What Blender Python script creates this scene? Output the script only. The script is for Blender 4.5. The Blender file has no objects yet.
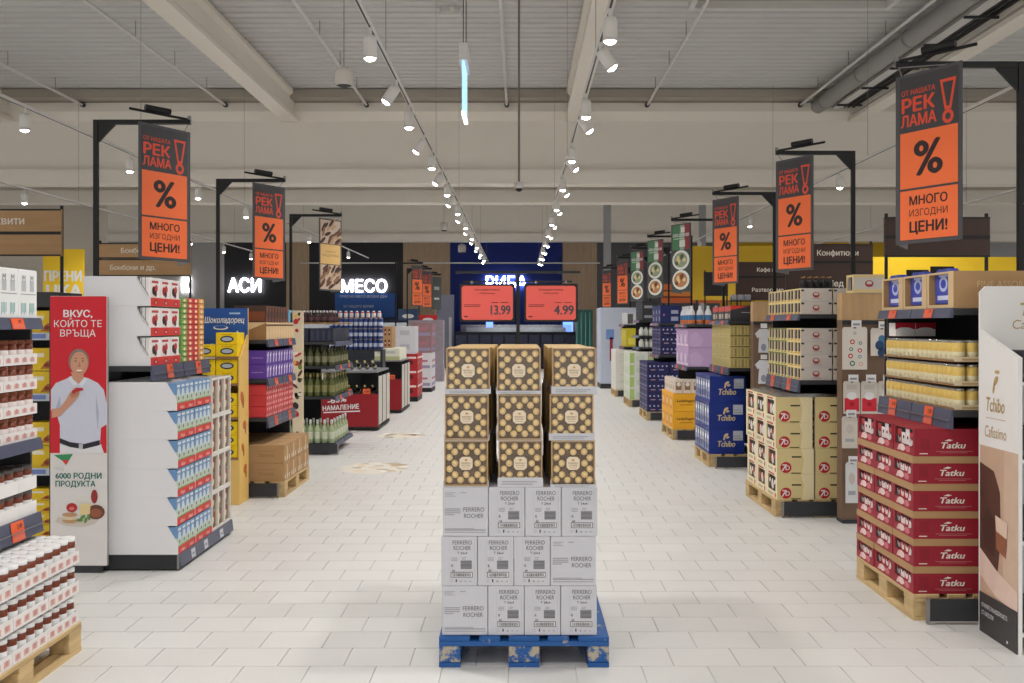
import bpy, math, random
from mathutils import Vector, Matrix
from mathutils.geometry import delaunay_2d_cdt
random.seed(11)
SC = bpy.context.scene
COL = SC.collection
PI = math.pi

# ------------------------------------------------------------------ camera
CAMZ, FPX = 1.61, 1091.0
cd = bpy.data.cameras.new('camera'); CAM = bpy.data.objects.new('camera', cd); COL.objects.link(CAM)
CAM.location = (0, 0, CAMZ); CAM.rotation_euler = (PI / 2, 0, 0)
cd.sensor_width = 36.0; cd.lens = FPX / 1024 * 36
cd.shift_x = -8 / 1024; cd.shift_y = -16.5 / 1024
cd.clip_start = 0.05; cd.clip_end = 200
SC.camera = CAM

# ------------------------------------------------------------------ world and exposure
w = bpy.data.worlds.new('world'); SC.world = w; w.use_nodes = True
bg = w.node_tree.nodes['Background']
bg.inputs[0].default_value = (1.0, 0.975, 0.945, 1); bg.inputs[1].default_value = 0.55
SC.view_settings.view_transform = 'Standard'; SC.view_settings.look = 'None'
SC.view_settings.gamma = 1.0; SC.view_settings.use_curve_mapping = False
SC.view_settings.exposure = 1.0
LAMP_W = 80.0          # power of one track spotlight
LAMP_COL = (1.0, 0.975, 0.945)

# ------------------------------------------------------------------ materials
def lin(c):
    c = c / 255.0
    return c / 12.92 if c <= 0.04045 else ((c + 0.055) / 1.055) ** 2.4
_m = {}
def M(rgb, rough=0.55, metal=0.0, var=0.05, scale=9.0, bump=0.0, emit=0.0, name=None, spec=0.4):
    key = (rgb, rough, metal, var, scale, bump, emit, name)
    if key in _m: return _m[key]
    m = bpy.data.materials.new(name or 'mat_%d_%d_%d' % rgb); m.use_nodes = True
    nt = m.node_tree; b = nt.nodes['Principled BSDF']
    L = [lin(x) for x in rgb]
    b.inputs['Roughness'].default_value = rough; b.inputs['Metallic'].default_value = metal
    b.inputs['Specular IOR Level'].default_value = spec
    tc = nt.nodes.new('ShaderNodeTexCoord'); nz = nt.nodes.new('ShaderNodeTexNoise')
    nz.inputs['Scale'].default_value = scale; nz.inputs['Detail'].default_value = 3
    nt.links.new(tc.outputs['Object'], nz.inputs['Vector'])
    mx = nt.nodes.new('ShaderNodeMix'); mx.data_type = 'RGBA'
    mx.inputs[6].default_value = [min(1, x * (1 - var)) for x in L] + [1]
    mx.inputs[7].default_value = [min(1, x * (1 + var)) for x in L] + [1]
    nt.links.new(nz.outputs['Fac'], mx.inputs[0]); nt.links.new(mx.outputs[2], b.inputs['Base Color'])
    if bump:
        bp = nt.nodes.new('ShaderNodeBump'); bp.inputs['Strength'].default_value = bump; bp.inputs['Distance'].default_value = 0.01
        nt.links.new(nz.outputs['Fac'], bp.inputs['Height']); nt.links.new(bp.outputs[0], b.inputs['Normal'])
    if emit:
        b.inputs['Emission Color'].default_value = L + [1]; b.inputs['Emission Strength'].default_value = emit
    _m[key] = m
    return m
def WOOD(rgb, name, var=0.16, scale=2.0, stretch=(1, 14, 14), rough=0.7):
    if name in _m: return _m[name]
    m = bpy.data.materials.new(name); m.use_nodes = True
    nt = m.node_tree; b = nt.nodes['Principled BSDF']; L = [lin(x) for x in rgb]
    tc = nt.nodes.new('ShaderNodeTexCoord'); mp = nt.nodes.new('ShaderNodeMapping'); nz = nt.nodes.new('ShaderNodeTexNoise')
    mp.inputs['Scale'].default_value = stretch; nz.inputs['Scale'].default_value = scale; nz.inputs['Detail'].default_value = 5
    cr = nt.nodes.new('ShaderNodeValToRGB'); cr.color_ramp.elements[0].position = .3; cr.color_ramp.elements[1].position = .7
    cr.color_ramp.elements[0].color = [x * (1 - var * 1.6) for x in L] + [1]; cr.color_ramp.elements[1].color = [min(1, x * (1 + var)) for x in L] + [1]
    nt.links.new(tc.outputs['Object'], mp.inputs[0]); nt.links.new(mp.outputs[0], nz.inputs['Vector'])
    nt.links.new(nz.outputs['Fac'], cr.inputs[0]); nt.links.new(cr.outputs[0], b.inputs['Base Color'])
    b.inputs['Roughness'].default_value = rough
    _m[name] = m
    return m
def CLEAR(name, tint=(1, 1, 1), clear=0.86, rough=0.08):
    if name in _m: return _m[name]
    m = bpy.data.materials.new(name); m.use_nodes = True
    nt = m.node_tree; out = nt.nodes['Material Output']; nt.nodes.remove(nt.nodes['Principled BSDF'])
    t = nt.nodes.new('ShaderNodeBsdfTransparent'); g = nt.nodes.new('ShaderNodeBsdfGlossy'); x = nt.nodes.new('ShaderNodeMixShader')
    t.inputs[0].default_value = (*tint, 1); g.inputs['Roughness'].default_value = rough
    nz = nt.nodes.new('ShaderNodeTexNoise'); nz.inputs['Scale'].default_value = 30
    bp = nt.nodes.new('ShaderNodeBump'); bp.inputs['Strength'].default_value = .15; bp.inputs['Distance'].default_value = .003
    nt.links.new(nz.outputs['Fac'], bp.inputs['Height']); nt.links.new(bp.outputs[0], g.inputs['Normal'])
    x.inputs[0].default_value = 1 - clear
    nt.links.new(t.outputs[0], x.inputs[1]); nt.links.new(g.outputs[0], x.inputs[2]); nt.links.new(x.outputs[0], out.inputs[0])
    _m[name] = m
    return m

WHITE = M((232, 231, 232), .6); OFFW = M((214, 211, 206), .6); BLACK = M((24, 24, 26), .5); CHAR = M((52, 53, 57), .55)
DGREY = M((74, 74, 80), .5); SLATE = M((82, 87, 108), .45); TAGO = M((238, 98, 52), .5); TAGOL = M((226, 112, 92), .5)
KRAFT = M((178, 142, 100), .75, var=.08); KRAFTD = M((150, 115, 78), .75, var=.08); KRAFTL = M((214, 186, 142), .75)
PALLETW = WOOD((204, 175, 126), 'pallet_wood', stretch=(9, 1, 9)); BROWN = M((72, 46, 36), .5); RED = M((186, 24, 34), .5)
INK = M((66, 66, 72), .6); INKL = M((156, 156, 162), .6); DARKIN = M((38, 32, 30), .8)
METALW = M((205, 203, 200), .4, var=.02); METALG = M((140, 138, 136), .4, metal=.5, var=.04)
ORANGE = M((242, 92, 34), .5, var=.02)

# ------------------------------------------------------------------ mesh helpers
_txt = {}
def _glyph_polys(s, shear):
    c = bpy.data.curves.new('t', 'FONT'); c.body = s; c.shear = shear
    o = bpy.data.objects.new('t', c); COL.objects.link(o)
    dg = bpy.context.evaluated_depsgraph_get(); cu = o.to_curve(dg)
    polys = []
    for sp in cu.splines:
        P = []
        if sp.type == 'BEZIER':
            n = len(sp.bezier_points)
            for k in range(n):
                a, b = sp.bezier_points[k], sp.bezier_points[(k + 1) % n]
                A, B, C_, D_ = a.co, a.handle_right, b.handle_left, b.co
                straight = abs((D_ - A).cross(B - A).z) < 1e-5 and abs((D_ - A).cross(C_ - A).z) < 1e-5
                for t in ((0,) if straight else (0, .25, .5, .75)):
                    q = A * (1 - t) ** 3 + B * (3 * t * (1 - t) ** 2) + C_ * (3 * t * t * (1 - t)) + D_ * t ** 3
                    P.append((q.x / .728, q.y / .728))
        else: P = [(q.co.x / .728, q.co.y / .728) for q in sp.points]
        R = [p for k, p in enumerate(P) if k == 0 or abs(p[0] - P[k - 1][0]) + abs(p[1] - P[k - 1][1]) > 1e-5]
        if len(R) > 2: polys.append(R)
    o.to_curve_clear(); bpy.data.objects.remove(o); bpy.data.curves.remove(c)
    return polys
def _winding(x, y, polys):
    w = 0
    for P in polys:
        x0, y0 = P[-1]
        for x1, y1 in P:
            if y0 <= y < y1 or y1 <= y < y0:
                if x < x0 + (y - y0) * (x1 - x0) / (y1 - y0): w += 1 if y1 > y0 else -1
            x0, y0 = x1, y1
    return w
def text_mesh(s, bold=0.0, shear=0.0):
    key = (s, bold, shear)
    if key in _txt: return _txt[key]
    polys = _glyph_polys(s, shear); V = []; F = []
    if polys:
        # letter by letter; overlapping strokes and holes are sorted out by the winding number
        bb = [(min(q[0] for q in P), max(q[0] for q in P), min(q[1] for q in P), max(q[1] for q in P)) for P in polys]
        left = list(range(len(polys)))
        while left:
            grp = [left.pop(0)]; k = 0
            while k < len(grp):
                a = bb[grp[k]]
                for q in list(left):
                    b = bb[q]
                    if a[0] <= b[1] and b[0] <= a[1] and a[2] <= b[3] and b[2] <= a[3]: grp.append(q); left.remove(q)
                k += 1
            G = [polys[q] for q in grp]; pts = []; ed_ = []
            for P in G:
                n = len(pts); pts += [Vector(q) for q in P]; ed_ += [(n + k, n + (k + 1) % len(P)) for k in range(len(P))]
            res = delaunay_2d_cdt(pts, ed_, [], 0, 1e-5)
            n = len(V); vs = res[0]; V += [(v.x, v.y, 0) for v in vs]
            for f in res[2]:
                cx = sum(vs[k].x for k in f) / len(f); cy = sum(vs[k].y for k in f) / len(f)
                if _winding(cx, cy, G):
                    f = tuple(f); a, b, c = vs[f[0]], vs[f[1]], vs[f[2]]
                    if (b.x - a.x) * (c.y - a.y) - (c.x - a.x) * (b.y - a.y) < 0: f = f[::-1]
                    F.append(tuple(n + k for k in f))
        if bold:
            V0, F0 = list(V), list(F); b = bold * 1.35
            for e, (dx, dy) in enumerate(((-b, 0), (b, 0), (0, -b * .6), (0, b * .6))):
                n = len(V); V += [(x + dx, y + dy, z + 1 + e) for x, y, z in V0]; F += [tuple(n + k for k in f) for f in F0]
        x0 = min(v[0] for v in V); V = [(a - x0, b, z) for a, b, z in V]; wd = max(v[0] for v in V)
    else: wd = 0
    _txt[key] = (V, F, wd)
    return _txt[key]

class MB:
    def __init__(s): s.v = []; s.f = []; s.m = []; s.mats = []; s.sm = []
    def mi(s, mat):
        if mat not in s.mats: s.mats.append(mat)
        return s.mats.index(mat)
    def poly(s, pts, mat, smooth=False):
        n = len(s.v); s.v += [tuple(p) for p in pts]; s.f.append(tuple(range(n, n + len(pts)))); s.m.append(s.mi(mat)); s.sm.append(smooth)
    def add(s, V, F, mat, smooth=False):
        n = len(s.v); s.v += [tuple(p) for p in V]; k = s.mi(mat)
        for f in F: s.f.append(tuple(i + n for i in f)); s.m.append(k); s.sm.append(smooth)
    def box(s, x0, x1, y0, y1, z0, z1, mat, fm=None):
        # fm: {'-y': mat, ...} faces of another material
        if x0 > x1: x0, x1 = x1, x0
        if y0 > y1: y0, y1 = y1, y0
        n = len(s.v)
        s.v += [(x, y, z) for z in (z0, z1) for y in (y0, y1) for x in (x0, x1)]
        for k, q in (('-z', (0, 2, 3, 1)), ('+z', (4, 5, 7, 6)), ('-y', (0, 1, 5, 4)), ('+y', (2, 6, 7, 3)), ('-x', (0, 4, 6, 2)), ('+x', (1, 3, 7, 5))):
            s.f.append(tuple(n + i for i in q)); s.m.append(s.mi((fm or {}).get(k, mat))); s.sm.append(False)
        return s
    def cbox(s, x0, x1, y0, y1, z0, z1, b, mat, fm=None):
        if x0 > x1: x0, x1 = x1, x0
        fm = fm or {}
        X, Y, Z = (x0, x1), (y0, y1), (z0, z1)
        idx = {}
        def vid(i, j, k, ax):
            key = (i, j, k, ax)
            if key not in idx:
                p = [X[i], Y[j], Z[k]]; sg = [1 if i == 0 else -1, 1 if j == 0 else -1, 1 if k == 0 else -1]
                for a in range(3):
                    if a != ax: p[a] += sg[a] * b
                idx[key] = len(s.v); s.v.append(tuple(p))
            return idx[key]
        def add(f, mt): s.f.append(f); s.m.append(s.mi(mt)); s.sm.append(False)
        add((vid(0,0,0,1), vid(1,0,0,1), vid(1,0,1,1), vid(0,0,1,1)), fm.get('-y', mat))
        add((vid(1,1,0,1), vid(0,1,0,1), vid(0,1,1,1), vid(1,1,1,1)), fm.get('+y', mat))
        add((vid(0,1,0,0), vid(0,0,0,0), vid(0,0,1,0), vid(0,1,1,0)), fm.get('-x', mat))
        add((vid(1,0,0,0), vid(1,1,0,0), vid(1,1,1,0), vid(1,0,1,0)), fm.get('+x', mat))
        add((vid(0,0,1,2), vid(1,0,1,2), vid(1,1,1,2), vid(0,1,1,2)), fm.get('+z', mat))
        add((vid(0,1,0,2), vid(1,1,0,2), vid(1,0,0,2), vid(0,0,0,2)), fm.get('-z', mat))
        for i in (0, 1):
            for j in (0, 1):
                f = (vid(i,j,0,0), vid(i,j,0,1), vid(i,j,1,1), vid(i,j,1,0)); add(f, mat)
                for k in (0, 1): add((vid(i,j,k,0), vid(i,j,k,1), vid(i,j,k,2)), mat)
            for k in (0, 1): add((vid(i,0,k,0), vid(i,1,k,0), vid(i,1,k,2), vid(i,0,k,2)), mat)
        for j in (0, 1):
            for k in (0, 1): add((vid(0,j,k,1), vid(1,j,k,1), vid(1,j,k,2), vid(0,j,k,2)), mat)
        return s
    def prism(s, pts, axis, a0, a1, mat, cap=None):
        # polygon in the plane normal to axis, pts in the remaining two coordinates (in x,y,z order)
        def P(p, a):
            q = list(p); q.insert(axis, a); return tuple(q)
        n = len(pts)
        s.poly([P(p, a0) for p in pts], cap or mat); s.poly([P(p, a1) for p in reversed(pts)], cap or mat)
        for i in range(n):
            j = (i + 1) % n; s.poly([P(pts[i], a0), P(pts[j], a0), P(pts[j], a1), P(pts[i], a1)], mat)
        return s
    def tube(s, p0, p1, r, mat, seg=8, r1=None, caps=True):
        p0, p1 = Vector(p0), Vector(p1); d = (p1 - p0).normalized(); r1 = r if r1 is None else r1
        a = d.orthogonal().normalized(); b = d.cross(a)
        V = []
        for p, q in ((p0, r), (p1, r1)):
            for i in range(seg):
                t = 2 * PI * i / seg; V.append(p + (a * math.cos(t) + b * math.sin(t)) * q)
        F = [(i, (i + 1) % seg, seg + (i + 1) % seg, seg + i) for i in range(seg)]
        s.add(V, F, mat, True)
        if caps:
            s.poly(V[:seg][::-1], mat); s.poly(V[seg:], mat)
        return s
    def lathe(s, prof, mats, seg=10, c=(0, 0, 0), smooth=True):
        # prof: [(r,z)], mats: one per band or a single one
        n = len(s.v)
        for r, z in prof:
            for i in range(seg):
                t = 2 * PI * i / seg; s.v.append((c[0] + r * math.cos(t), c[1] + r * math.sin(t), c[2] + z))
        for k in range(len(prof) - 1):
            mt = mats[k] if isinstance(mats, (list, tuple)) else mats
            for i in range(seg):
                j = (i + 1) % seg
                s.f.append((n + k * seg + i, n + k * seg + j, n + (k + 1) * seg + j, n + (k + 1) * seg + i)); s.m.append(s.mi(mt)); s.sm.append(smooth)
        mt = mats[-1] if isinstance(mats, (list, tuple)) else mats
        s.f.append(tuple(n + (len(prof) - 1) * seg + i for i in range(seg))); s.m.append(s.mi(mt)); s.sm.append(False)
        mt = mats[0] if isinstance(mats, (list, tuple)) else mats
        s.f.append(tuple(n + i for i in reversed(range(seg)))); s.m.append(s.mi(mt)); s.sm.append(False)
        return s
    def ball(s, c, r, mat, seg=10, rings=6, sc=(1, 1, 1)):
        V = []; F = []
        for k in range(rings + 1):
            ph = PI * k / rings
            for i in range(seg):
                t = 2 * PI * i / seg
                V.append((c[0] + r * sc[0] * math.sin(ph) * math.cos(t), c[1] + r * sc[1] * math.sin(ph) * math.sin(t), c[2] + r * sc[2] * math.cos(ph)))
        for k in range(rings):
            for i in range(seg):
                j = (i + 1) % seg
                q = (k * seg + i, (k + 1) * seg + i, (k + 1) * seg + j, k * seg + j)
                if k == 0: q = q[:3]
                elif k == rings - 1: q = (q[0], q[1], q[3])
                F.append(q)
        s.add(V, F, mat, True); return s
    # ---- flat print on a face: F = (origin, U, V, N)
    def pp(s, F, pts, mat, layer=1):
        o, U, V, N = F
        s.poly([o + U * a + V * b + N * (.0007 * layer) for a, b in pts], mat)
    def pr(s, F, u0, v0, u1, v1, mat, layer=1): s.pp(F, [(u0, v0), (u1, v0), (u1, v1), (u0, v1)], mat, layer)
    def pe(s, F, u, v, ru, rv, mat, layer=1, seg=14, rot=0.0):
        c, n = math.cos(rot), math.sin(rot); P = []
        for i in range(seg):
            a, b = ru * math.cos(2 * PI * i / seg), rv * math.sin(2 * PI * i / seg); P.append((u + a * c - b * n, v + a * n + b * c))
        s.pp(F, P, mat, layer)
    def pt(s, F, txt, u, v, h, mat, align='c', wd=None, bold=0.0, shear=0.0, layer=2, rot=0.0):
        V, Fc, w0 = text_mesh(txt, bold, shear)
        if not V: return
        k = h if wd is None else wd / w0
        off = {'c': -w0 / 2, 'l': 0, 'r': -w0}[align]
        o, U, W, N = F; cr, sr = math.cos(rot), math.sin(rot)
        P = []
        for a, b, e in V:
            x, y = (a + off) * k, b * h
            x, y = x * cr - y * sr, x * sr + y * cr
            P.append(o + U * (u + x) + W * (v + y) + N * (.0007 * layer + .00008 * e))
        s.add(P, Fc, mat)
    def build(s, name, parent=None, loc=None, rz=0.0):
        me = bpy.data.meshes.new(name); me.from_pydata(s.v, [], s.f)
        for mt in s.mats: me.materials.append(mt)
        me.polygons.foreach_set('material_index', s.m); me.polygons.foreach_set('use_smooth', s.sm)
        me.update()
        o = bpy.data.objects.new(name, me); COL.objects.link(o)
        if parent: o.parent = parent
        if loc is not None: o.location = loc
        if rz: o.rotation_euler = (0, 0, rz)
        return o

VX, VY, VZ = Vector((1, 0, 0)), Vector((0, 1, 0)), Vector((0, 0, 1))
def FC(x0, y, z0): return (Vector((x0, y, z0)), VX, VZ, -VY)                 # faces the camera
def FA(sd, x, ya, yb, z0):                                                   # faces the aisle from side sd (+1: right row)
    return (Vector((x, yb, z0)), -VY, VZ, -VX) if sd > 0 else (Vector((x, ya, z0)), VY, VZ, VX)
def FT(x0, y0, z): return (Vector((x0, y0, z)), VX, VY, VZ)                  # faces up

def tag(o, label, cat, group=None, kind=None):
    o['label'] = label; o['category'] = cat
    if group: o['group'] = group
    if kind: o['kind'] = kind
    return o
def thing(name, label, cat, loc=(0, 0, 0), group=None, rz=0.0):
    o = bpy.data.objects.new(name, None); COL.objects.link(o); o.location = loc; o.rotation_euler = (0, 0, rz)
    o.empty_display_size = .05
    return tag(o, label, cat, group)
def struct(o, label=None):
    o['kind'] = 'structure'
    if label: o['label'] = label
    return o
def stuffpart(o): o['kind'] = 'stuff'; return o
def copy1(o, parent=None, loc=None, rz=None):
    c = o.copy(); COL.objects.link(c); c.parent = parent
    if loc is not None: c.location = loc
    if rz is not None: c.rotation_euler = (0, 0, rz)
    return c
def dup(root, loc=None, label=None, group=None, rz=None):
    c = copy1(root, None, loc, rz)
    if label: c['label'] = label
    if group: c['group'] = group
    for ch in list(root.children):
        d = copy1(ch, c)
        for g in list(ch.children): copy1(g, d)
    return c
ORD = 'first second third fourth fifth sixth seventh eighth ninth tenth eleventh twelfth thirteenth fourteenth fifteenth sixteenth seventeenth eighteenth'.split()
LAY = lambda i, n: 'bottom' if i == 0 else ('top' if i == n - 1 else ('middle' if n == 3 else ORD[i]))
class Placer:
    """first call places the prototype itself, later calls its copies"""
    def __init__(s, proto): s.p = proto; s.used = False
    def __call__(s, loc, label, cat, group, rz=0.0):
        o = dup(s.p) if s.used else s.p
        s.used = True; o.location = loc; o.rotation_euler = (0, 0, rz)
        return tag(o, label, cat, group)
    def drop(s):
        if not s.used:
            for c in list(s.p.children): bpy.data.objects.remove(c)
            bpy.data.objects.remove(s.p)
# ================================================================== the hall
def px(x, Y): return (x - 520.0) * Y / FPX
def pz(y, Y): return CAMZ - (y - 325.0) * Y / FPX

# ---- floor: grout slab with real tiles laid on it
GROUT = M((198, 196, 193), .8); 
def tile_mat():
    m = bpy.data.materials.new('floor_tile'); m.use_nodes = True; nt = m.node_tree; b = nt.nodes['Principled BSDF']
    g = nt.nodes.new('ShaderNodeNewGeometry'); oi = nt.nodes.new('ShaderNodeObjectInfo')
    n1 = nt.nodes.new('ShaderNodeTexNoise'); n1.inputs['Scale'].default_value = 1.3; n1.inputs['Detail'].default_value = 4
    n2 = nt.nodes.new('ShaderNodeTexNoise'); n2.inputs['Scale'].default_value = 60
    nt.links.new(g.outputs['Position'], n1.inputs['Vector']); nt.links.new(g.outputs['Position'], n2.inputs['Vector'])
    ad = nt.nodes.new('ShaderNodeMath'); ad.operation = 'MULTIPLY_ADD'; ad.inputs[1].default_value = .35
    nt.links.new(n2.outputs['Fac'], ad.inputs[0]); nt.links.new(n1.outputs['Fac'], ad.inputs[2])
    a2 = nt.nodes.new('ShaderNodeMath'); a2.operation = 'MULTIPLY_ADD'; a2.inputs[1].default_value = .35
    nt.links.new(oi.outputs['Random'], a2.inputs[0]); nt.links.new(ad.outputs[0], a2.inputs[2])
    cr = nt.nodes.new('ShaderNodeValToRGB'); e = cr.color_ramp.elements
    e[0].position = .35; e[1].position = 1.15 - .2
    e[0].color = [lin(x) for x in (200, 199, 196)] + [1]; e[1].color = [lin(x) for x in (211, 210, 207)] + [1]
    nt.links.new(a2.outputs[0], cr.inputs[0]); nt.links.new(cr.outputs[0], b.inputs['Base Color'])
    b.inputs['Roughness'].default_value = .42; b.inputs['Specular IOR Level'].default_value = .35
    return m
TILE = tile_mat()
TW, TD, GAP = .312, .288, .004
mb = MB(); mb.box(-26, 26, -9, 46, -.12, -.006, GROUT)
floor = struct(mb.build('floor'), 'pale grout floor slab under the white tiles')
mb = MB()
V = [(0, 0, -.008), (TW - GAP, 0, -.008), (TW - GAP, TD - GAP, -.008), (0, TD - GAP, -.008)]
b_ = .0012
T = [(b_, b_, 0), (TW - GAP - b_, b_, 0), (TW - GAP - b_, TD - GAP - b_, 0), (b_, TD - GAP - b_, 0)]
tv, tf = V + T, [(4, 5, 6, 7), (0, 1, 5, 4), (1, 2, 6, 5), (2, 3, 7, 6), (3, 0, 4, 7)]
mb.add(tv, tf, TILE); tproto = mb.build('tile', floor); tused = False
far = MB(); ntile = 0
Y0T = 5.151 - TD * 4
for r in range(-12, 120):
    y = Y0T + r * TD
    if y > 31: break
    off = (TW / 2 if r % 2 else 0) + .105
    hw = 2.45 if y < 20 else 2.3
    for k in range(-14, 14):
        x = k * TW + off
        if x + TW < -hw - .9 or x > hw + .9: continue
        vis = abs(x + TW / 2) < min(hw, y * .475 + .15) and y > 4.6
        if vis and ntile < 300 and y < 11.5:
            o = tproto if not tused else copy1(tproto, floor)
            tused = True; o.location = (x, y, 0); ntile += 1
        else:
            far.add([(a + x, b + y, c) for a, b, c in tv], tf, TILE)
stuffpart(far.build('tiles_beyond', floor))
for i, q in enumerate([(-26, -3.42, -9, 46), (3.42, 26, -9, 46), (-3.42, 3.42, 31.3, 46), (-3.42, 3.42, -9, .4)]):
    m_ = MB(); m_.box(q[0], q[1], q[2], q[3], -.006, -.0012, TILE); m_.build('floor_field', floor)

# ---- ceiling: ribbed metal deck
DECK = M((196, 195, 193), .6, var=.04, scale=3); BEAMC = M((226, 219, 208), .7, var=.03, scale=1.5); BEAM_SHADE = M((166, 158, 146), .75, var=.04)
mb = MB(); ZC = 6.52; p_ = .30; Yc = -8.0; prof = []
while Yc < 44.6:
    prof += [(Yc, ZC), (Yc + .19, ZC), (Yc + .21, ZC + .028), (Yc + .28, ZC + .028)]; Yc += p_
n = len(prof)
mb.add([(x, a, b) for x in (-26, 26) for a, b in prof], [(i, i + 1, n + i + 1, n + i) for i in range(n - 1)], DECK)
mb.poly([(-26, -8, 6.62), (-26, 46, 6.62), (26, 46, 6.62), (26, -8, 6.62)], DECK)
struct(mb.build('ceiling'), 'grey ribbed metal deck ceiling')
# cross girders with stepped flanges (named as the beams they are)
def girder(y, z_top, z_web, z_bot, name='beam_girder', pale=BEAMC):
    r = bpy.data.objects.new('trim_1', None); COL.objects.link(r); struct(r, 'deep cream cross girder spanning the hall under the metal deck')
    m = MB(); m.box(-25, 25, y + .18, y + .5, z_web, z_top, pale); m.build('girder_web', r)
    m = MB(); m.prism([(y, z_top), (y, z_top - .19), (y + .18, z_top - .36), (y + .18, z_top)], 0, -25, 25, pale); m.build('upper_flange', r)
    m = MB(); m.box(-25, 25, y + .06, y + .62, z_bot, z_web, pale); m.build('lower_flange', r)
    return r
girder(23.0, 6.30, 4.90, 4.60); girder(26.55, 6.30, 4.90, 4.60); girder(39.2, 6.30, 4.90, 4.62)
m = MB(); m.box(-25, 25, 22.6, 23.3, 6.32, 6.50, BEAM_SHADE); struct(m.build('trim_2'), 'dark strip painted as the shadow above the first cross girder')  # shade under the deck, drawn as a dark box
# longitudinal beams
for k, x in enumerate((-10.9, -4.86, 1.12, 7.12, 13.1)):
    m = MB(); hw = .16
    m.prism([(x - hw, 6.5), (x - hw, 6.42), (x - .09, 6.36), (x - .09, 6.08), (x - hw, 6.0), (x - hw, 5.92), (x + hw, 5.92), (x + hw, 6.0), (x + .09, 6.08), (x + .09, 6.36), (x + hw, 6.42), (x + hw, 6.5)], 1, -8, 23.18, BEAMC)
    struct(m.build('trim_%d' % (3 + k)), 'cream roof beam running away from the viewer to the girder')
# sprinkler pipes
for k, x in enumerate((-9.2, -6.2, -3.23, -.28, 2.68, 5.9)):
    r = thing('sprinkler_pipe', 'thin white sprinkler pipe under the deck, %s from the wall of the coffee side' % ORD[5 - k], 'pipe', (x, 0, 6.24), 'sprinkler pipes under the ceiling')
    m = MB(); m.tube((0, -7, 0), (0, 22.9, 0), .028, METALW, 8); m.build('pipe', r)
    m = MB(); m.tube((0, 22.9, 0), (0, 23.1, 0), .05, CHAR, 8); m.build('end_cap', r)
    for y in (17.6, 19.6, 21.6):
        m = MB(); m.tube((0, y, 0), (0, y, .30), .008, METALG, 5); m.build('hanger_rod', r)
# ventilation duct, cable trays
r = thing('ventilation_duct', 'round grey ventilation duct under the ceiling over the coffee side', 'duct', (6.28, 0, 6.22), None)
m = MB(); m.tube((0, -7, 0), (0, 23.0, 0), .15, M((150, 148, 146), .5, metal=.3), 20); m.build('duct_tube', r)
for y in (9, 12, 15, 17.5, 20, 22.4):
    m = MB(); m.tube((0, y, 0), (0, y + .06, 0), .16, METALG, 20); m.build('joint_ring', r)
r = thing('cable_tray', 'black ladder of cables hung beside the round duct', 'cable tray', (6.83, 0, 6.20))
m = MB(); m.box(-.28, -.10, -7, 22.9, -.05, 0, METALW); m.build('tray_channel', r)
for dx in (-.03, .07, .17): 
    m = MB(); m.tube((dx, -7, 0), (dx, 22.9, 0), .035, BLACK, 7); m.build('cable', r)
for y in (14.5, 16, 17.6, 19.2, 20.8, 22.4):
    m = MB(); m.box(-.31, .34, y, y + .04, -.09, -.055, CHAR); m.build('cross_bar', r)
    m = MB(); m.tube((.28, y, -.06), (.28, y, .34), .008, METALG, 5); m.build('hanger_rod', r)
# skylight curb
r = bpy.data.objects.new('window_1', None); COL.objects.link(r); struct(r, 'skylight with white curb in the metal deck')
ys, x0s, x1s = 16.25, 2.5, 5.5
m = MB(); m.box(x0s, x1s, ys - .08, ys, 6.30, 6.60, METALW); m.build('curb_board', r)
m = MB(); m.box(x0s, x0s + .08, 13.9, ys - .08, 6.30, 6.60, METALW); m.build('curb_board', r)
m = MB(); m.box(x1s - .08, x1s, 13.9, ys - .08, 6.30, 6.60, METALW); m.build('curb_board', r)
m = MB(); m.box(x0s + .08, x1s - .08, 13.9, ys - .08, 6.42, 6.44, M((150, 142, 120), .4)); m.build('pane', r)

# ---- back wall, made of coloured panels
YB = 44.0
WG = M((186, 184, 180), .7, var=.04, scale=.6); WG2 = M((150, 150, 150), .7, var=.04); WD = M((52, 51, 54), .7); WBL = M((14, 40, 120), .6, var=.06, scale=.8); 
WWOOD = WOOD((196, 168, 136), 'wall_wood', stretch=(10, 1, .6), var=.10)
m = MB(); m.box(-25, 25, YB + .1, YB + .3, 0, 6.6, WG2); wb = struct(m.build('wall_back'), 'back wall of the store behind the fish and meat counters')
def wpanel(xa, xb, ya, yb, mat, d=.06):
    m = MB(); m.box(px(xa, YB), px(xb, YB), YB + .1 - d, YB + .1, max(0, pz(yb, YB)), pz(ya, YB), mat); return m.build('wall_panel', wb)
for a, b, mt in ((-20, 150, WG2), (150, 224, WG), (224, 286, WD), (286, 309, WWOOD), (309, 403, WD), (403, 450, WWOOD), (450, 562, WBL), (563, 597, WWOOD), (597, 720, M((104, 103, 104), .7))):
    wpanel(a, b, 236, 364.9, mt)
wpanel(720, 905, 235, 364.9, M((214, 172, 30), .6)); wpanel(905, 1060, 150, 364.9, M((150, 150, 152), .7))
# pale columns
for a, b in ((604, 611), (700, 706)):
    m = MB(); xx = px(a, 36.0); m.box(xx, px(b, 36.0), 36, 36.25, 0, 6.3, M((150, 150, 152), .6)); struct(m.build('trim_9'), 'grey steel column behind the banners')
# left side wall block (cream panel wall at the left)
m = MB(); m.box(px(-60, 30), px(105, 30), 30.0, 30.2, 2.2, 4.9, M((196, 188, 176), .7, var=.03)); struct(m.build('wall_left'), 'cream panelled bulkhead over the snack aisles')
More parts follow.
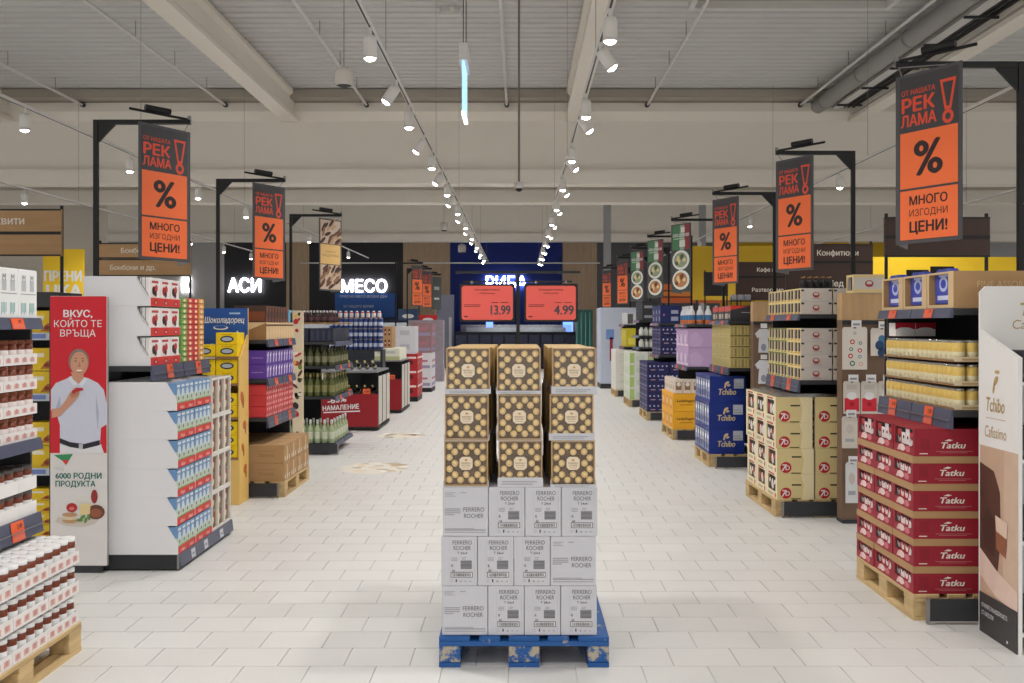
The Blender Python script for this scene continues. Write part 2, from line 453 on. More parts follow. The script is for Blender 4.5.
# illuminated department names
LIT = M((250, 250, 255), .5, emit=2.2, name='lit_letters')
def wall_word(s, xa, xb, ytop, ybot, mat, label, Y=YB - .05, bold=.012):
    h = (ybot - ytop) * Y / FPX; wd = (xb - xa) * Y / FPX
    r = thing('department_sign', label, 'sign', (px(xa, Y), Y, pz(ybot, Y)))
    V_, F_, w0 = text_mesh(s, bold); pos = 0
    # each letter is a raised piece of its own
    adv = wd / w0; cur = 0.0
    for i, ch in enumerate(s):
        V1, F1, w1 = text_mesh(ch, bold)
        pre = text_mesh(s[:i + 1], bold)[2] - w1
        mm = MB(); P = [((pre + a) * adv, 0, b * h) for a, b, _e in V1]
        mm.add([(a, -.05, c) for a, _, c in P], F1, mat); mm.add([(a, .04, c) for a, _, c in P], [f[::-1] for f in F1], mat)
        edges = {}
        for f in F1:
            for e0, e1 in zip(f, f[1:] + f[:1]): edges[(e0, e1)] = edges.get((e0, e1), 0) + 1
        nn = len(P)
        Q = [(a, -.05, c) for a, _, c in P] + [(a, .04, c) for a, _, c in P]
        mm.add(Q, [(e1, e0, nn + e0, nn + e1) for (e0, e1) in edges if (e1, e0) not in edges], mat)
        mm.build('letter', r)
    return r
wall_word('К', 182, 191, 278, 292, LIT, 'single glowing white letter К beside the small sweet boxes')
wall_word('АСИ', 228, 261, 278, 292, LIT, 'glowing white wall lettering reading АСИ under the second banner')
wall_word('МЕСО', 341, 387, 279.5, 292, LIT, 'glowing white wall lettering reading МЕСО above the meat counter')
wall_word('РИБА', 486, 527, 276, 289, M((235, 242, 255), .5, emit=3.0, name='lit_letters_fish'), 'glowing white lettering reading РИБА on the blue wall')
# blue board under the meat sign
r = thing('department_board', 'blue information board below the meat lettering', 'board', (px(335, 43.95), 43.95, pz(318, 43.95)))
m = MB(); m.box(0, 62 * .04, 0, .06, 0, 25 * .04, M((48, 100, 180), .5)); m.build('board_panel', r)
m = MB(); F = FC(0, -.001, 0)
for i, (u, v, wd, tx) in enumerate(((.2, .82, 1.9, 'ПРЯСНО МЕСО ВСЕКИ ДЕН'), (.35, .42, 1.2, 'ОТ НАШИТЕ ФЕРМИ'))): m.pt(F, tx, u, v, .10, WHITE, 'l', wd)
m.build('lettering', r)
r = thing('price_screen', 'narrow dark screen strip with white writing under the blue board', 'screen', (px(338, 43), 43, pz(325, 43)))
m = MB(); m.box(0, 1.3, 0, .05, 0, .3, M((20, 40, 70), .3)); m.build('screen_panel', r)
m = MB(); m.pt(FC(0, -.001, 0), 'КЛАСА ОТ ИЗБА', .1, .09, .13, LIT, 'l', 1.0); m.build('lettering', r)

# ---- track lighting
LENS = M((255, 250, 240), .4, emit=14.0, name='lamp_lens'); TRK = M((215, 212, 208), .45, var=.02)
def spot_light(x, y, z, tx, ty, power, cone=2.5):
    d = bpy.data.lights.new('spot', 'SPOT'); d.energy = power; d.spot_size = cone; d.spot_blend = 1.0; d.shadow_soft_size = .09; d.color = LAMP_COL
    o = bpy.data.objects.new('spot', d); o.location = (x, y, z)
    o.rotation_euler = Vector((tx, ty, -1)).to_track_quat('-Z', 'Y').to_euler()
    COL.objects.link(o); return o
def lamp_proto(tilt, az):
    r = thing('track_spotlight', 'x', 'lamp')
    R = Matrix.Rotation(az, 4, 'Z') @ Matrix.Rotation(tilt, 4, 'X')
    m = MB(); m.tube((0, 0, .001), (0, 0, -.07), .016, TRK, 8); m.build('stem', r)
    def tr(mm, nm, par):
        mm.v = [tuple(R @ Vector(p) + Vector((0, 0, -.07))) for p in mm.v]; return mm.build(nm, par)
    m = MB(); m.lathe([(.056, -.17), (.056, -.02), (.045, 0)], [TRK, TRK, TRK], 14)
    body = tr(m, 'lamp_body', r)
    m = MB(); m.lathe([(.018, -.206), (.038, -.196), (.050, -.171)], LENS, 14); tr(m, 'lens', body)
    m = MB(); m.lathe([(.058, -.184), (.058, -.168), (.051, -.168), (.051, -.184), (.058, -.184)], TRK, 14); tr(m, 'bezel', body)
    return r
ZT = 4.05
tracks = [(-1.23, 'price board side', 0), (.694, 'fish counter side', 1), (-5.56, 'sweets aisle', 2), (-8.9, 'outer snack aisle', 3), (5.1, 'coffee aisle', 4), (9.0, 'outer coffee aisle', 5)]
PA = Placer(lamp_proto(.0, 0)); PB = Placer(lamp_proto(.6, PI / 2)); PC = Placer(lamp_proto(.6, -PI / 2))
for x, side, k in tracks:
    r = thing('lighting_track', 'long white lighting track over the %s' % (('main aisle, the one nearer the left shelves', 'main aisle, the one nearer the coffee pallets', 'sweets gondolas', 'outer snack aisle', 'coffee gondolas', 'outer coffee aisle')[k]), 'lighting track', (x, 0, ZT), 'lighting tracks')
    ye = 42 if k < 2 else 40
    m = MB(); m.box(-.018, .018, -6, ye, 0, .035, TRK); m.build('rail', r)
    m = MB(); m.box(-.008, .008, -6, ye, -.002, .001, CHAR); m.build('groove', r)
    for y in range(4, int(ye), 6):
        m = MB(); m.tube((0, y, .035), (0, y, 2.4), .004, METALG, 4); m.build('suspension_wire', r)
    ys0 = (8.95 - 3.15 * 4, 8.41 - 3.09 * 4, 12.25 - 3.3 * 5, 13.0 - 3.3 * 5, 17.4 - 3.4 * 6, 16.0 - 3.4 * 6)[k]
    j = 0; y = ys0; step = (3.15, 3.09, 3.3, 3.3, 3.4, 3.4)[k]
    while y < ye - 2.6:
        lab = '%s spotlight along the track over the %s' % (ORD[min(j, 17)], ('main aisle near the left shelves', 'main aisle near the coffee pallets', 'sweets gondolas', 'outer snack aisle', 'coffee gondolas', 'outer coffee aisle')[k])
        if y > 7.5: PA((x, y, ZT), 'bright round ' + lab, 'lamp', 'track spotlights')
        if k < 2 and y > 7:
            (PB if k == 0 else PC)((x, y + (1.9 if k == 0 else 1.0), ZT), 'tilted ' + lab, 'lamp', 'tilted track spotlights')
        if y < 39:
            tilt = (.25 if x < 0 else -.25) if k < 2 else 0
            spot_light(x, y, ZT - .34, 0, 0, LAMP_W * (1.0 if k < 2 else .9))
        j += 1; y += step
# thin horizontal suspension rail far back
r = thing('suspension_rail', 'thin white rail hanging across the hall before the blue wall', 'rail')
m = MB(); m.tube((px(300, 40), 40, pz(263, 40)), (px(600, 40), 40, pz(263, 40)), .025, METALW, 6); m.build('rail_tube', r)
for q in (320, 450, 580):
    m = MB(); m.tube((px(q, 40), 40, pz(263, 40)), (px(q, 40), 40, 6.53), .008, METALG, 4); m.build('suspension_wire', r)
# pendant speakers, camera, exit sign
SPK = M((205, 200, 192), .6)
def pendant(xp, yp, Y, rr, label):
    x, z = px(xp, Y), pz(yp, Y)
    r = thing('pendant_speaker', label, 'speaker', (x, Y, z), 'pendant speakers')
    m = MB(); m.lathe([(rr * .3, -rr * 1.1), (rr * .85, -rr * .85), (rr, -rr * .3), (rr, rr * .7), (rr * .8, rr * 1.1), (rr * .2, rr * 1.3)], [CHAR, SPK, SPK, SPK, SPK], 14); m.build('speaker_body', r)
    m = MB(); m.tube((0, 0, rr * 1.3), (0, 0, 6.5 - z), .006, METALG, 5); m.build('suspension_wire', r)
pendant(344, 78, 13.5, .11, 'cream pendant speaker hanging highest, between roof beam and lamp track')
pendant(411, 178, 24.8, .11, 'small cream pendant speaker hanging before the girder')
pendant(444, 227, 36, .13, 'distant pendant speaker hanging before the grey bulkhead')
pendant(462, 249, 41, .15, 'distant pale pendant speaker hanging before the blue wall')
x, z = px(519, 16), pz(188, 16)
r = thing('security_camera', 'dome security camera on a long grey ceiling pole', 'camera', (x, 16, z))
m = MB(); m.tube((0, 0, .06), (0, 0, 6.52 - z), .017, M((120, 112, 104), .5), 8); m.build('pole', r)
m = MB(); m.lathe([(.05, -.01), (.072, .02), (.072, .07), (.03, .09)], METALW, 14); m.build('housing', r)
m = MB(); m.ball((0, 0, -.005), .052, BLACK, 12, 6); m.build('dome', r)
r = thing('exit_sign', 'edge-lit bluish acrylic sign hanging end-on from the ceiling', 'sign', (-.47, 9.0, 3.36))
m = MB(); m.box(-.035, .035, 0, .55, .44, .58, METALW); m.build('housing', r)
m = MB(); m.box(-.010, .010, .02, .53, .02, .44, M((150, 195, 235), .2, emit=.7, name='lit_acrylic')); m.build('acrylic_plate', r)
m = MB(); m.box(-.014, .014, .02, .53, 0, .02, M((245, 250, 255), .3, emit=2.0, name='lit_edge')); m.build('lit_edge', r)
for dx in (-.012, .012):
    m = MB(); m.tube((dx, .28, .58), (dx, .28, 3.14), .005, CHAR, 4); m.build('suspension_wire', r)
r = thing('emergency_light', 'small white double emergency lamp under the deck', 'lamp', (px(450, 16.8), 16.8, pz(4, 16.8)))
m = MB(); m.box(-.15, .15, 0, .12, -.16, .10, METALW); m.build('lamp_body', r)
m = MB(); m.ball((.03, -.01, -.07), .05, OFFW, 10, 5); m.ball((.03, -.01, .06), .05, OFFW, 10, 5); m.build('lens', r)
m = MB(); m.tube((0, .06, .10), (0, .06, 6.5 - pz(4, 16.8)), .01, METALG, 5); m.build('mounting_rod', r)
# ================================================================== pallets
def pallet(x0, y0, label, mat=PALLETW, w=.8, l=1.2, name='pallet', blockmat=None, group='wooden pallets'):
    r = thing(name, label, 'pallet', (x0, y0, 0), group if name == 'pallet' else None)
    bmat = blockmat or mat
    for i, (a, b) in enumerate(((0, .145), (w / 2 - .0725, w / 2 + .0725), (w - .145, w))):
        if i != 1: a, b = (0, .10) if i == 0 else (w - .10, w)
        m = MB(); m.box(a, b, 0, l, 0, .022, mat); m.build('bottom_board', r)
        for j, (c, d) in enumerate(((0, .145), (l / 2 - .0725, l / 2 + .0725), (l - .145, l))):
            m = MB(); m.cbox(a, b, c + .002, d - .002, .022, .100, .004, bmat); m.build('block', r)
    for (c, d) in ((0, .145), (l / 2 - .0725, l / 2 + .0725), (l - .145, l)):
        m = MB(); m.box(0, w, c, d, .100, .122, mat); m.build('stringer_board', r)
    for a, b in ((0, .145), (.188, .288), (w / 2 - .0725, w / 2 + .0725), (w - .288, w - .188), (w - .145, w)):
        m = MB(); m.cbox(a, b, 0, l, .122, .144, .003, mat); m.build('deck_board', r)
    return r

# ================================================================== centre stack of chocolates
def blue_paint():
    m = bpy.data.materials.new('worn_blue_paint'); m.use_nodes = True; nt = m.node_tree; b = nt.nodes['Principled BSDF']
    tc = nt.nodes.new('ShaderNodeTexCoord'); nz = nt.nodes.new('ShaderNodeTexNoise'); nz.inputs['Scale'].default_value = 14; nz.inputs['Detail'].default_value = 6; nz.inputs['Roughness'].default_value = .7
    cr = nt.nodes.new('ShaderNodeValToRGB'); e = cr.color_ramp.elements
    e[0].position = .60; e[0].color = [lin(x) for x in (16, 80, 146)] + [1]; e[1].position = .66; e[1].color = [lin(x) for x in (170, 160, 140)] + [1]
    nt.links.new(tc.outputs['Object'], nz.inputs['Vector']); nt.links.new(nz.outputs['Fac'], cr.inputs[0]); nt.links.new(cr.outputs[0], b.inputs['Base Color'])
    b.inputs['Roughness'].default_value = .55; return m
def worn_block():
    m = blue_paint(); m.name = 'very_worn_blue'; cr = [n for n in m.node_tree.nodes if n.type == 'VALTORGB'][0]
    cr.color_ramp.elements[0].position = .46; cr.color_ramp.elements[1].position = .53; return m
BLUEP = blue_paint()
pallet(-.381, 5.13, 'scuffed blue wooden pallet under the white cartons in the aisle', BLUEP, name='blue_pallet', blockmat=worn_block())
CW, CD, CH = .217, .172, .2335
INKC = M((104, 104, 110), .6); CARD = M((196, 196, 202), .6, var=.02)
def choc_carton(turned):
    # turned: long plain face to the camera (w .217), otherwise the barcode face (w .172)
    w, d = (CW, CD) if turned else (CD, CW)
    m = MB(); m.cbox(.0012, w - .0012, .001, d - .001, .0006, CH - .0006, .003, CARD)
    F = FC(0, .001, 0)
    if turned:
        for i in range(3): m.pr(F, .012, .205 - i * .008, .062 - (i % 2) * .012, .208 - i * .008, INKL)
        m.pr(F, .085, .205, .112, .209, INKL)
        for i in range(4): m.pr(F, .012, .128 - i * .009, .085 - (i == 3) * .03, .133 - i * .009, INKL)
        m.pt(F, 'FERRERO', .148, .118, .021, INKC, 'c', .098); m.pt(F, 'ROCHER', .148, .088, .021, INKC, 'c', .092)
        m.pr(F, .012, .028, .205, .034, INKL); m.pr(F, .012, .018, .205, .022, INKL)
        m.pr(F, .012, .036, .150, .039, INKL)
    else:
        m.pr(F, .041, .012, .0415, .222, INKL); m.pr(F, .158, .012, .1585, .222, INKL)
        m.pt(F, 'FERRERO', .100, .196, .020, INKC, 'c', .092); m.pt(F, 'ROCHER', .100, .170, .020, INKC, 'c', .082)
        m.pt(F, 'T 24x4', .100, .150, .012, INK, 'c')
        for i in range(3): m.pr(F, .048, .132 - i * .007, .078, .135 - i * .007, INKL)
        m.pr(F, .098, .132, .120, .135, INKL); m.pr(F, .098, .125, .116, .128, INKL)
        m.pr(F, .092, .080, .146, .121, M((150, 150, 155), .6))
        for i in range(6): m.pr(F, .094, .083 + i * .0062, .144, .0853 + i * .0062, INK, 2)
        m.pt(F, '6', .053, .090, .014, INK, 'c'); m.pt(F, '24', .058, .068, .010, INK, 'c', bold=.02)
        m.pr(F, .046, .040, .149, .066, INK); m.pr(F, .049, .043, .146, .063, WHITE, 2)
        u = .053
        while u < .142:
            ww = random.choice((.001, .0016, .0025)); m.pr(F, u, .045, u + ww, .061, INK, 3); u += ww + random.choice((.0012, .002))
        for i, g in enumerate((.050, .072, .094, .116, .138)):
            if i == 1: m.pr(F, g - .003, .018, g + .003, .032, INK)
            elif i in (0,): m.pr(F, g - .004, .018, g + .004, .030, INKL); m.pr(F, g - .0028, .0195, g + .0028, .0285, CARD, 2)
            else: m.pe(F, g, .022, .006, .003 + .002 * (i == 2), INKL, seg=6)
    if not turned:
        m.pr(FT(0, 0, CH - .0006), w / 2 - .024, .002, w / 2 + .024, d - .002, M((214, 205, 190), .35))
    return m.build('chocolate_carton')
PT, PF = Placer(choc_carton(True)), Placer(choc_carton(False))
xL, yF, z0 = -.369, 5.152, .144
for lay in range(3):
    z = z0 + lay * CH; ln = LAY(lay, 3)
    tl = lay != 1                                 # turned cartons on the left in bottom and top layer, on the right in the middle one
    grp = 'white chocolate cartons on the blue pallet'
    jit = (0, -.004, .003)[lay]
    xt = xL + jit if tl else xL + jit + 3 * CD
    for j in range(6):
        PT((xt, yF + j * CD, z), ('white carton with plain long side forward, %s layer, front row' % ln) if j == 0 else '%s white carton back in the %s layer, long side forward' % (ORD[j], ln), 'carton', grp)
    for c in range(3):
        xc = (xL + jit + CW if tl else xL + jit) + c * CD
        for j in range(5):
            inner = (c < 2 if tl else c > 0)
            if inner and j > 0 and not (lay == 2): continue
            PF((xc, yF + j * CW, z), ('white barcoded carton, %s of three in the front of the %s layer' % (ORD[c], ln)) if j == 0 else 'white barcoded carton in the %s layer, column %s, %s row from the front' % (ln, ('one', 'two', 'three')[c], ORD[j]), 'carton', grp)

GOLD = M((234, 213, 162), .38, metal=.2, var=.10, scale=60, bump=.5); CUP = M((92, 60, 32), .7); TRAYB = M((80, 56, 28), .6); RIM = M((182, 150, 98), .4)
BOXG = M((176, 148, 100), .45, var=.08); CLR = CLEAR('clear_lid', (1, .97, .92), .95); LBL = M((236, 230, 218), .5)
bw, bt, bh = .207, .040, .214
ball_pos = [(u, v) for u in (-.079, -.0265, .0265, .079) for v in (.079, .0265, -.0265, -.079) if not (abs(u) < .05 and abs(v) < .05)] + \
           [(u, v) for u in (-.053, 0, .053) for v in (.0535, 0, -.0535) if (u or v)]
def choc_box_front():
    r = thing('chocolate_box', 'x', 'chocolates')
    m = MB(); m.box(-bw / 2, bw / 2, .022, bt, 0, bh, BOXG); m.build('box_base', r)
    m = MB(); m.box(-bw / 2 + .006, bw / 2 - .006, .017, .022, .006, bh - .006, TRAYB); m.build('inner_tray', r)
    m = MB()
    for a in ((-bw / 2, -bw / 2 + .006, 0, bh), (bw / 2 - .006, bw / 2, 0, bh)): m.box(a[0], a[1], .0, .022, a[2], a[3], RIM)
    m.box(-bw / 2 + .006, bw / 2 - .006, 0, .022, 0, .006, RIM); m.box(-bw / 2 + .006, bw / 2 - .006, 0, .022, bh - .006, bh, RIM); m.build('lid_rim', r)
    m = MB(); m.ball((0, 0, 0), .0168, GOLD, 10, 6, (1, .72, 1)); m.lathe([(.0150, -.003), (.0196, .004)], CUP, 12, (0, 0, 0))
    # the paper cup opens to the front
    n = len(m.v); k = 10 * 7
    m.v[k:] = [(x, .010 - z * .9, y) for x, y, z in m.v[k:]]
    b0 = m.build('praline', r); first = True
    for u, v in ball_pos:
        o = b0 if first else copy1(b0, r); first = False
        o.location = (u + random.uniform(-.0012, .0012), .0035 + .009, bh / 2 + v + random.uniform(-.0012, .0012))
    m = MB();     m.prism([(a * .031 if abs(a) == 1 else a * .031, b * .031) for a, b in ((-1, -.6), (-.6, -1), (.6, -1), (1, -.6), (1, .6), (.6, 1), (-.6, 1), (-1, .6))], 1, .004, .007, LBL)
    F = FC(0, .004, 0)
    m.pt(F, 'FERRERO', 0, -.003, .008, M((120, 80, 50), .5), 'c', .046); m.pt(F, 'ROCHER', 0, -.014, .008, M((120, 80, 50), .5), 'c', .040); m.pe(F, 0, .016, .007, .005, M((190, 150, 80), .5)); m.pr(F, -.018, -.022, .018, -.0205, M((160, 120, 80), .5))
    m.build('brand_label', r, (0, 0, bh / 2))
    m = MB(); m.box(-bw / 2 + .0005, bw / 2 - .0005, -.0012, -.0002, .001, bh - .001, CLR); m.build('clear_cover', r)
    return r
def choc_box_back():
    m = MB(); m.cbox(-bw / 2, bw / 2, .022, bt, 0, bh, .002, BOXG); m.cbox(-bw / 2 + .002, bw / 2 - .002, .0015, .0225, .002, bh - .002, .006, RIM); return m.build('chocolate_box')
PFront, PBack = Placer(choc_box_front()), Placer(choc_box_back())
def tray(lip):
    m = MB(); t = .003
    m.box(-CW / 2 + .001, CW / 2 - .001, 0, CD - .001, 0, t, CARD)
    m.box(-CW / 2 + .001, -CW / 2 + .001 + t, 0, CD - .001, t, .028 + lip * .3, CARD); m.box(CW / 2 - .001 - t, CW / 2 - .001, 0, CD - .001, t, .028 + lip * .3, CARD)
    if lip: 
        m.box(-CW / 2 + .004, CW / 2 - .004, 0, t, t, lip, CARD)
        F = FC(-CW / 2, 0, 0); m.pr(F, .02, lip * .5, CW - .03, lip * .62, INKL); m.pr(F, .02, lip * .25, CW - .05, lip * .37, INKL)
    return m.build('display_tray')
lips = {(0, 0): 0, (1, 0): .045, (2, 0): .012, (0, 1): 0, (1, 1): 0, (2, 1): .034, (0, 2): .024, (1, 2): .016, (2, 2): .036}
xc3 = (-.2545, -.002, .248); zt0 = z0 + 3 * CH
cols = ('over the plain-sided carton', 'in the middle', 'over the barcoded end')
for c in range(3):
    for t in range(3):
        tn = ('lower', 'middle', 'upper')[t]; lip = lips[(c, t)]
        jx = random.uniform(-.004, .004) + (.006 if (c, t) in ((0, 2), (2, 2)) else 0)
        pt_ = Placer(tray(lip)); pt2 = Placer(tray(.0)) if lip else pt_
        for dpt in range(6):
            y = 5.155 + dpt * (CD + .001); z = zt0 + t * .2195
            rowl = 'front' if dpt == 0 else ORD[dpt]
            if dpt == 2: jx += (.018, 0, -.018)[c]
            (pt_ if dpt == 0 else pt2)((xc3[c] + jx, y, z), 'white display tray of the %s tier, column %s, %s row' % (tn, cols[c], rowl), 'tray', 'trays under the chocolate boxes')
            for k in range(4):
                yy = y + .0045 + k * .0415
                if dpt == 0 and k == 0:
                    PFront((xc3[c] + jx, yy, z + .0035), 'gold chocolate box with round pralines facing out, %s tier, column %s' % (tn, cols[c]), 'chocolates', 'front chocolate boxes with pralines showing')
                else:
                    PBack((xc3[c] + jx + random.uniform(-.0006, .0006), yy, z + .0035), 'gold chocolate box edge-on, %s tier, column %s, %s row, %s inside' % (tn, ('one', 'two', 'three')[c], rowl, ORD[k]), 'chocolates', 'chocolate boxes standing behind the front ones')
# ---- double price stand behind the chocolates
YS = 7.3
r = thing('price_stand', 'black floor stand with a crossbar behind the chocolate stack', 'sign stand', (px(518, YS), YS, 0))
m = MB(); m.cbox(-.22, .22, -.18, .18, 0, .012, .004, BLACK); m.build('base_plate', r)
m = MB(); m.box(-.012, .012, -.012, .012, .012, 1.955, BLACK); m.build('pole', r)
m = MB(); m.box(-.415, .415, -.010, .010, 1.955, 1.972, BLACK); m.build('crossbar', r)
m = MB(); m.box(-.36, .36, -.026, -.012, 1.895, 1.905, BLACK); m.build('lower_bar', r)
CORAL = M((224, 92, 82), .5, var=.02, emit=0.0); 
def price_frame(xa, xb, price, l1, l2, label):
    x0, x1 = px(xa, YS), px(xb, YS); z0_, z1_ = pz(322, YS), pz(284, YS); W, H = x1 - x0, z1_ - z0_
    r = thing('price_card', label, 'price sign', (x0, YS - .05, z0_), 'double price cards')
    m = MB(); m.cbox(0, W, 0, .018, 0, H, .006, BLACK); m.build('frame', r)
    m = MB(); e = .014; c = .012
    m.prism([(e + c, e), (W - e - c, e), (W - e, e + c), (W - e, H - e - c), (W - e - c, H - e), (e + c, H - e), (e, H - e - c), (e, e + c)], 1, -.002, 0, CORAL)
    card = m.build('card', r)
    m = MB(); F = FC(0, -.002, 0); ink = M((70, 26, 30), .6)
    m.pt(F, l1, W / 2, H - .045, .012, ink, 'c', W * .45); m.pt(F, l2, W / 2, H - .068, .011, ink, 'c', W * .28)
    m.pr(F, .03, H * .44, W * .38, H * .455, ink); m.pr(F, .03, H * .40, W * .36, H * .415, ink)
    m.pr(F, W * .57, H * .50, W * .7, H * .515, ink); m.pr(F, W * .74, H * .50, W * .88, H * .515, ink); m.pr(F, .03, .032, .055, .040, ink)
    m.pt(F, price, W * .74, H * .20, .062, INK, 'c', W * (.36 if len(price) > 4 else .37), bold=.03); m.build('print', card)
    for f in (.22, .78):
        m = MB(); m.tube((W * f, .009, H), (W * f, .009, 1.895 - z0_ ), .004, METALG, 6); m.ball((W * f, .004, H + .008), .011, METALG, 8, 5); m.build('hanging_clip', r)
    return r
price_frame(460, 515, '13.99', 'Шоколадови бонбони', 'Лешници', 'coral price card reading thirteen ninety-nine in a black frame')
price_frame(524, 577.5, '4.99', 'Шоколадови бонбони', 'Златни топки', 'coral price card reading four ninety-nine in a black frame')
# ================================================================== shelf units at the row ends
RAILM = M((80, 85, 106), .4); RAILC = CLEAR('rail_cover', (.9, .92, 1), .8, .2)
def shelf_unit(sd, y0, L, label, shelves, xf=2.35, xb=2.945, top=1.75, kick=True, xk=2.19, base_rail=False, panel=CHAR, endx=.05):
    """shelves: (z top of the slab, rail height, number of tags, double strip)"""
    r = thing('shelf_unit', label, 'shelf', (0, y0, 0), 'shelf units along the main aisle')
    X = lambda v: sd * v
    m = MB(); m.box(X(xb + .10), X(xb + .12), 0, L, 0, top, panel); m.build('back_panel', r)
    m = MB(); m.box(X(xb + .10), X(xf + endx), L + .012, L + .03, .15, top - .06, panel); m.build('dark_backing', r)  # dark sheet added so the gaps behind the goods read dark
    for yy in (0.02, L - .06):
        m = MB(); m.box(X(xb + .06), X(xb + .10), yy, yy + .04, 0, top, CHAR); m.build('upright', r)
    if kick:
        m = MB(); m.box(X(xk), X(xb), -.05, -.03, .018, .135, CHAR); m.build('kick_plate', r)
        m = MB(); m.box(X(xk - .004), X(xk + .012), -.052, -.03, .004, .137, METALG); m.build('kick_edge', r)
    for k, (z, rh, nt, dbl) in enumerate(shelves):
        m = MB(); m.box(X(xf), X(xb), 0, L, z - .035, z, CHAR); sh = m.build('shelf_board', r)
        for yy in (.01, L - .03):
            m = MB(); pts = [(X(xb - .10), z - .035), (X(xb + .06), z - .035), (X(xb + .06), z - .05)]
            m.prism(pts, 1, yy, yy + .02, CHAR); m.build('bracket', sh)
        for g in range(2):
            ya, yb = g * L / 2 + .006, (g + 1) * L / 2 - .006
            m = MB(); zb = z - rh + .004; xo = X(xf - .016)
            m.prism([(X(xf), zb), (X(xf - .024), zb), (X(xf - .010), z + .004), (X(xf), z + .004)], 1, ya, yb, RAILM)
            if dbl: m.prism([(X(xf - .026), z - rh * .52), (X(xf - .030), z - rh * .52), (X(xf - .030), z - rh * .48), (X(xf - .026), z - rh * .48)], 1, ya, yb, METALG)
            ra = m.build('price_rail', sh)
            for q in range(nt):
                yc = ya + (yb - ya) * (.5 if nt == 1 else (q + .5) / nt) + .02
                m = MB(); F0 = (Vector((X(xf - .0255), yc + .065 if sd > 0 else yc - .065, zb + .002)), (-VY if sd > 0 else VY), Vector((X(.0135) , 0, rh - .004)).normalized(), Vector((-sd, 0, .13)).normalized())
                m.pr(F0, 0, 0, .13, rh - .004, TAGO, 2)
                m.pr(F0, .010, .006, .12, (rh - .004) * .45, TAGOL, 3)
                m.pt(F0, random.choice(('3.49', '2.99', '5.79', '1.89')), .085, (rh - .004) * .62, rh * .24, INK, 'c', layer=3, bold=.02)
                m.build('price_tag', ra)
    return r

def window_carton(sd, w, d, h, col, wins, inner=DARKIN, depth=.03, fm=None, top=None, b=True):
    """carton with cut-outs in the aisle face; local x runs 0 -> sd*w, y 0 -> d. wins: (t0,t1,z0,z1) along the aisle face"""
    m = MB(); fm = fm or {}
    e = .0012
    x0, x1, y0, y1, z0, z1 = sd * e, sd * (w - e), e, d - e, .0006, h - .0006
    g = lambda k: fm.get(k, col)
    m.poly([(x0, y0, z0), (x1, y0, z0), (x1, y0, z1), (x0, y0, z1)], g('cam')); m.poly([(x0, y1, z0), (x1, y1, z0), (x1, y1, z1), (x0, y1, z1)], g('back'))
    m.poly([(x1, y0, z0), (x1, y1, z0), (x1, y1, z1), (x1, y0, z1)], col); m.poly([(x0, y0, z0), (x1, y0, z0), (x1, y1, z0), (x0, y1, z0)], col)
    m.poly([(x0, y0, z1), (x1, y0, z1), (x1, y1, z1), (x0, y1, z1)], top or col)
    ys = sorted({y0, y1, *[a for q in wins for a in q[:2]]}); zs = sorted({z0, z1, *[a for q in wins for a in q[2:]]})
    for i in range(len(ys) - 1):
        for j in range(len(zs) - 1):
            yc, zc = (ys[i] + ys[i + 1]) / 2, (zs[j] + zs[j + 1]) / 2
            if any(q[0] < yc < q[1] and q[2] < zc < q[3] for q in wins): continue
            m.poly([(x0, ys[i], zs[j]), (x0, ys[i + 1], zs[j]), (x0, ys[i + 1], zs[j + 1]), (x0, ys[i], zs[j + 1])], g('aisle'))
    xi = x0 + sd * depth
    for a, b_, c, dd in wins:
        m.poly([(xi, a, c), (xi, b_, c), (xi, b_, dd), (xi, a, dd)], inner)
        m.poly([(x0, a, c), (xi, a, c), (xi, a, dd), (x0, a, dd)], col); m.poly([(x0, b_, c), (xi, b_, c), (xi, b_, dd), (x0, b_, dd)], col)
        m.poly([(x0, a, c), (xi, a, c), (xi, b_, c), (x0, b_, c)], col); m.poly([(x0, a, dd), (xi, a, dd), (xi, b_, dd), (x0, b_, dd)], col)
    return m

XR = 2.14
